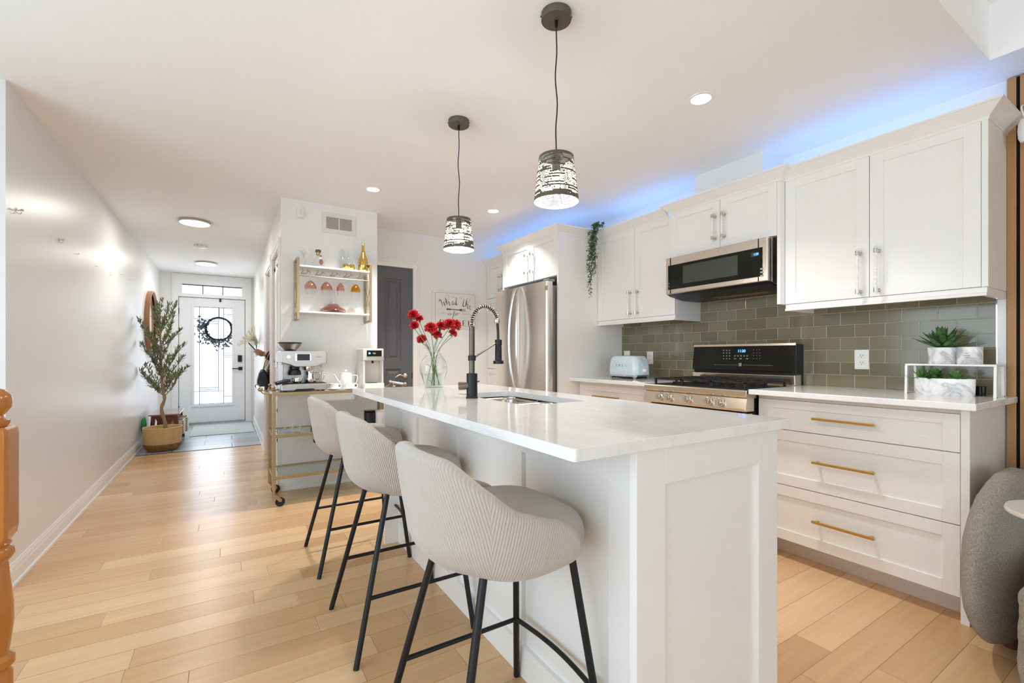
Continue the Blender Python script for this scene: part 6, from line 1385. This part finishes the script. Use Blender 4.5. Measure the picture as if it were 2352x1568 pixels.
sr = nv((0.56, PY + .165, 1.345), .052, ch); er = nv((0.585, PY + .20, 1.08), .042, sr); w2 = nv((0.55, PY + .16, .86), .027, er); nv((0.54, PY + .15, .78), .03, w2)
pa = nv((0.352, PY - .055, 1.125), .024, wr); pb = nv((0.318, PY - .045, 1.137), .022, pa)
me = bpy.data.meshes.new('body'); me.from_pydata(V, E_, []); body = bpy.data.objects.new('body', me); C.objects.link(body)
md = body.modifiers.new('skin', 'SKIN'); md.use_smooth_shade = True; md2 = body.modifiers.new('sub', 'SUBSURF'); md2.levels = 2
sk = me.skin_vertices[0].data
for i, r_ in enumerate(RR): sk[i].radius = (r_, r_ * (1.25 if i in (1, 2) else 1.0))
sk[0].use_root = True
bpy.context.view_layer.update(); dg = bpy.context.evaluated_depsgraph_get()
m2 = bpy.data.meshes.new_from_object(body.evaluated_get(dg)); bpy.data.objects.remove(body)
bm = bmesh.new(); bm.from_mesh(m2); mb = MB(); mb.b.free(); mb.b = bm
# fingers and thumb of the phone hand: phone runs from (0.195, z 1.245) to (0.29, z 1.13)
ph_a, ph_b = Vector((0.292, PY - .05, 1.128)), Vector((0.194, PY - .05, 1.247)); pd = (ph_b - ph_a).normalized()
for k in range(4):
    b0 = Vector((0.318 - k * .004, PY - .072 + .0 * k, 1.150 - .012 * k)); L_ = [.9, 1.0, .95, .8][k]
    q1 = b0 + Vector((-.030 * L_, -.004, -.006)); base = ph_a + pd * (.052 - k * .014); q2 = base + Vector((-.012, -.028, -.012)); q3 = base + Vector((.010, -.040, .004))
    q1 = b0.lerp(q2, .5) + Vector((0, -.012, .004)); mb.tube(smooth_path([b0 + Vector((.02, .01, 0)), b0, q1, q2, q3], 4), [.0085] * 9 + [.0078] * 4 + [.0068] * 3 + [.005], 8)
mb.tube(smooth_path([(0.335, PY - .035, 1.135), (0.312, PY - .028, 1.160), (0.285, PY - .030, 1.172), (0.262, PY - .036, 1.178)], 5), [.011] * 6 + [.0095] * 5 + [.0085] * 4 + [.006], 10)
mb.build('body', 'skin', t, smooth=True)
# coat: one open sided loft, plus sleeves that follow the arms
def ell(cx, cy, rx, ry, z, n=28): return [(cx + rx * math.cos(2 * PI * i / n), cy + ry * math.sin(2 * PI * i / n), z) for i in range(n)]
MB().loft([ell(.545, PY, .200, .225, .735), ell(.54, PY, .195, .22, .80), ell(.545, PY, .185, .205, .95), ell(.56, PY, .150, .175, 1.08), ell(.56, PY, .15, .19, 1.22), ell(.56, PY, .145, .20, 1.32), ell(.562, PY, .10, .15, 1.39), ell(.563, PY, .062, .07, 1.43)]).build('coat', 'floral', t, smooth=True)
MB().tube(smooth_path([(0.56, PY - .13, 1.35), (0.56, PY - .175, 1.30), (0.562, PY - .195, 1.09), (0.50, PY - .15, 1.07), (0.42, PY - .09, 1.10), (0.372, PY - .064, 1.118)], 5), [.065] * 6 + [.06] * 6 + [.055] * 5 + [.048] * 5 + [.046] * 4, 16).build('sleeve', 'navy', t, smooth=True)
MB().tube(smooth_path([(0.56, PY + .13, 1.35), (0.56, PY + .18, 1.30), (0.587, PY + .205, 1.09), (0.555, PY + .17, .88)], 5), [.065] * 6 + [.056] * 6 + [.046] * 4, 16).build('sleeve', 'navy', t, smooth=True)
for s in (-1, 1):
    MB().tube([(0.575, PY + s * .085, .90), (0.567, PY + s * .09, .50), (0.583, PY + s * .09, .09)], [.098, .072, .055], 16).build('trouser_leg', 'navy', t, smooth=True)
    MB().loft([ell(.54, PY + s * .093, .10, .043, .0), ell(.54, PY + s * .093, .102, .045, .02), ell(.555, PY + s * .093, .082, .042, .055), ell(.58, PY + s * .09, .05, .038, .09)]).build('shoe', 'leather', t, smooth=True)
hr = MB(); hr.ball((0.565, PY, 1.60), .104, 24, 14, 1.1); hr.build('hair', 'hair', t, smooth=True)
for s in (-1, 1): MB().ball((0.462, PY + s * .03, 1.59), .009, 10, 8).build('eye', 'plastic_w', t, smooth=True)
MB().loft([ell(.462, PY, .004, .012, 1.60, 12), ell(.449, PY, .012, .013, 1.572, 12), ell(.452, PY, .010, .015, 1.56, 12), ell(.462, PY, .004, .008, 1.552, 12)]).build('nose', 'skin', t, smooth=True)
MB().loft([ell(.466, PY, .006, .022, 1.527, 12), ell(.462, PY, .008, .024, 1.533, 12), ell(.466, PY, .006, .02, 1.539, 12)]).build('mouth', 'label_b', t, smooth=True)
t = thing('phone', 'dark smartphone held tilted in the hand of the doorway person', 'phone', ph_a)
ax_ = pd; sd = Vector((0, 1, 0)); nn = ax_.cross(sd).normalized(); mid_ = (ph_a + ph_b) / 2
mt = Matrix((sd, nn, ax_)).transposed().to_4x4(); mt.translation = mid_
MB().box(-.036, .036, -.0045, .0045, -.077, .077).xf(mt).build('case', 'blackp', t, bevel=0.004)
MB().box(-.033, .033, -.0052, -.0042, -.073, .073).xf(mt).build('screen', 'blackgl', t)
# handbag hanging on the forearm
t = thing('handbag', 'black leather handbag hanging from the forearm of the doorway person', 'bag', (.315, PY - .13, .80))
by_ = PY - .14
MB().loft([rr_ for rr_ in [[(x, y, z) for x, y in rrect(.265 + a, .375 - a, by_ - .11 + b, by_ + .11 - b, .02)] for z, a, b in [(.800, .004, .006), (.806, 0, 0), (.86, .002, .01), (.93, .018, .03), (.965, .035, .05), (.972, .042, .06)]]]).build('bag_body', 'leather', t, smooth=True)
MB().tube(smooth_path([(.32, by_ - .05, .965), (.34, by_ - .03, 1.04), (.395, by_ + .02, 1.165), (.40, by_ + .07, 1.14), (.36, by_ + .05, 1.03), (.325, by_ + .05, .965)], 6), .005, 8).build('strap', 'gold', t, smooth=True)

for o_ in C.objects:
    if o_.name in ('person', 'phone', 'handbag'): o_.location.x -= .015

# ------------------------------------------------------------------ newel post and handrail of the stair on the left
nx0, ny0, nw = -0.487, 1.70, .087
cxn, cyn = nx0 - nw / 2, ny0 + nw / 2
t = thing('newel_post', 'varnished orange oak newel post with ball top at the left edge', 'post', (cxn, cyn, 0))
dN = nx0 * _s + ny0 * _c
def nz(py): return 1.12 + (815 - py) * dN / FPX
def chamf(z, k):
    h = nw / 2 * k; return [(cxn + a, cyn + b, z) for a, b in [(h, h * .86), (h * .86, h), (-h * .86, h), (-h, h * .86), (-h, -h * .86), (-h * .86, -h), (h * .86, -h), (h, -h * .86)]]
MB().loft([chamf(nz(1255), .72), chamf(nz(1240), .95), chamf(nz(1222), 1.0), chamf(nz(1000), 1.0), chamf(nz(988), .96), chamf(nz(983), .80)]).build('block', 'oak', t, bevel=0.002)
MB().lathe([(.030, nz(985)), (.036, nz(975)), (.037, nz(968)), (.026, nz(962)), (.024, nz(957)), (.030, nz(950)), (.0385, nz(938)), (.041, nz(923)), (.0385, nz(908)), (.028, nz(897)), (.012, nz(892)), (.001, nz(891))], cxn, cyn, 40).build('ball_finial', 'oak', t, smooth=True)
MB().lathe([(.034, nz(1248)), (.040, nz(1256)), (.036, nz(1263)), (.044, nz(1270)), (.046, nz(1282)), (.040, nz(1292)), (.033, nz(1300)), (.036, nz(1330)), (.043, nz(1400)), (.044, nz(1440)), (.038, nz(1490)), (.034, nz(1515)), (.046, nz(1525)), (.046, nz(1540)), (.036, nz(1550)), (.042, nz(1562)), (.042, .16)], cxn, cyn, 40).build('turned_shaft', 'oak', t, smooth=True)
MB().box(cxn - nw / 2, cxn + nw / 2, cyn - nw / 2, cyn + nw / 2, 0, .17).build('plinth', 'oak', t, bevel=0.003)
t = thing('stair_handrail', 'orange oak handrail running left from the newel post', 'railing', (-1.2, cyn, .80))
MB().prism([(cyn - .028, .79), (cyn - .03, .82), (cyn - .018, .845), (cyn + .018, .845), (cyn + .03, .82), (cyn + .028, .79)], 'x', -1.945, cxn - nw / 2 - .001).build('rail', 'oak', t, smooth=True)
for i in range(11): x = cxn - .15 - i * .12; MB().lathe([(.016, .0), (.016, .12), (.010, .16), (.014, .35), (.010, .60), (.014, .66), (.016, .79)], x, cyn, 14).build('baluster', 'oak', t, smooth=True)

# ------------------------------------------------------------------ slatted wood wall, camera, sofa and side table
t = thing('slat_wall_panel', 'vertical wood slat wall panel with black backing beside the cabinets', 'wall panel', (XR, 0, 0))
MB().box(XR - .009, XR - .0006, -1.6, .591, 0, CZ - .004).build('felt_backing', 'felt', t)
mb = MB(); y = .589
while y > -1.6: mb.box(XR - .022, XR - .0092, y - .030, y, 0.0, CZ - .006); y -= .042
mb.build('slats', 'slat', t, bevel=0.001)
qx = 3.06; q_ = _ray(2347, 300); yy = q_.y * qx / q_.x; zz = 1.12 + q_.z * qx / q_.x
t = thing('security_camera', 'small white camera mounted on the slat wall by the cabinet end', 'camera', (qx, yy, zz))
MB().lathe([(.001, zz + .055), (.016, zz + .05), (.024, zz + .03), (.026, zz), (.024, zz - .035), (.016, zz - .055), (.001, zz - .058)], qx, yy - .012, 24).build('housing', 'plastic_w', t, smooth=True)
MB().cyl((qx, yy - .012, zz + .01), (XR - .012, yy - .012, zz + .02), .008).cyl((XR - .03, yy - .012, zz + .02), (XR - .0225, yy - .012, zz + .02), .022).build('bracket', 'plastic_w', t, smooth=True)
MB().tube(smooth_path([(qx, yy - .01, zz + .05), (qx - .005, yy, zz + .10), (qx + .03, yy, zz + .125), (XR - .025, yy - .02, zz + .12)], 6), .003, 8).build('cable', 'plastic_w', t, smooth=True)
def blob(par, name, x0, x1, y0, y1, z0, z1, r_, m, sub=3, cres=0):
    """soft upholstered block: rounded box with noise in the pile"""
    mb = MB(); n_ = 14
    cx_, cy_, cz_ = (x0 + x1) / 2, (y0 + y1) / 2, (z0 + z1) / 2; hx, hy, hz = (x1 - x0) / 2, (y1 - y0) / 2, (z1 - z0) / 2
    bm = mb.b; bmesh.ops.create_cube(bm, size=2); bmesh.ops.subdivide_edges(bm, edges=bm.edges[:], cuts=n_ * 2, use_grid_fill=True)
    for v in bm.verts:
        p = Vector((v.co.x * hx, v.co.y * hy, v.co.z * hz)); rx, ry, rz_ = min(r_[0], hx), min(r_[1], hy), min(r_[2], hz)
        q = Vector((max(-hx + rx, min(hx - rx, p.x)), max(-hy + ry, min(hy - ry, p.y)), max(-hz + rz_, min(hz - rz_, p.z)))); d = p - q
        dd = Vector((d.x / rx, d.y / ry, d.z / rz_))
        if dd.length > 1e-6: dd = dd / dd.length * max(abs(dd.x), abs(dd.y), abs(dd.z)); p = q + Vector((dd.x * rx, dd.y * ry, dd.z * rz_))
        v.co = p + Vector((cx_, cy_, cz_)); v.co += (p.normalized()) * (.006 * noise.noise(v.co * 14) + .003 * noise.noise(v.co * 60))
    return mb.build(name, m, par, smooth=True)
t = thing('sofa', 'rounded grey boucle sofa at the right edge beside the end panel', 'sofa', (2.6, 0, 0))
blob(t, 'arm', 2.165, 3.10, .40, .578, .012, .668, (.55, .088, .30), 'boucle')
blob(t, 'seat', 1.985, 2.86, -.95, .372, .05, .455, (.12, .12, .10), 'boucle')
blob(t, 'backrest', 2.86, 3.10, -.95, .39, .05, .715, (.10, .12, .14), 'boucle')
for x, y in ((2.55, .47), (2.95, .47), (2.95, -.85), (2.15, -.85)): MB().cyl((x, y, 0), (x, y, .07), .02).build('foot', 'darkwood', t)
t = thing('side_table', 'small round marble top side table at the right edge over the sofa', 'table', (2.12, .255, 0))
MB().lathe([(.001, .628), (.135, .628), (.148, .634), (.15, .641), (.148, .648), (.001, .649)], 2.12, .255, 64).build('table_top', 'marble_t', t, smooth=True)
MB().cyl((1.95, .21, .628), (1.95, .21, .02), .012).cyl((1.95, .21, .618), (2.14, .25, .622), .009).build('stem', 'blackm', t, smooth=True)
MB().box(1.87, 2.15, .12, .34, 0.0, .02).build('base', 'blackm', t, bevel=.003)
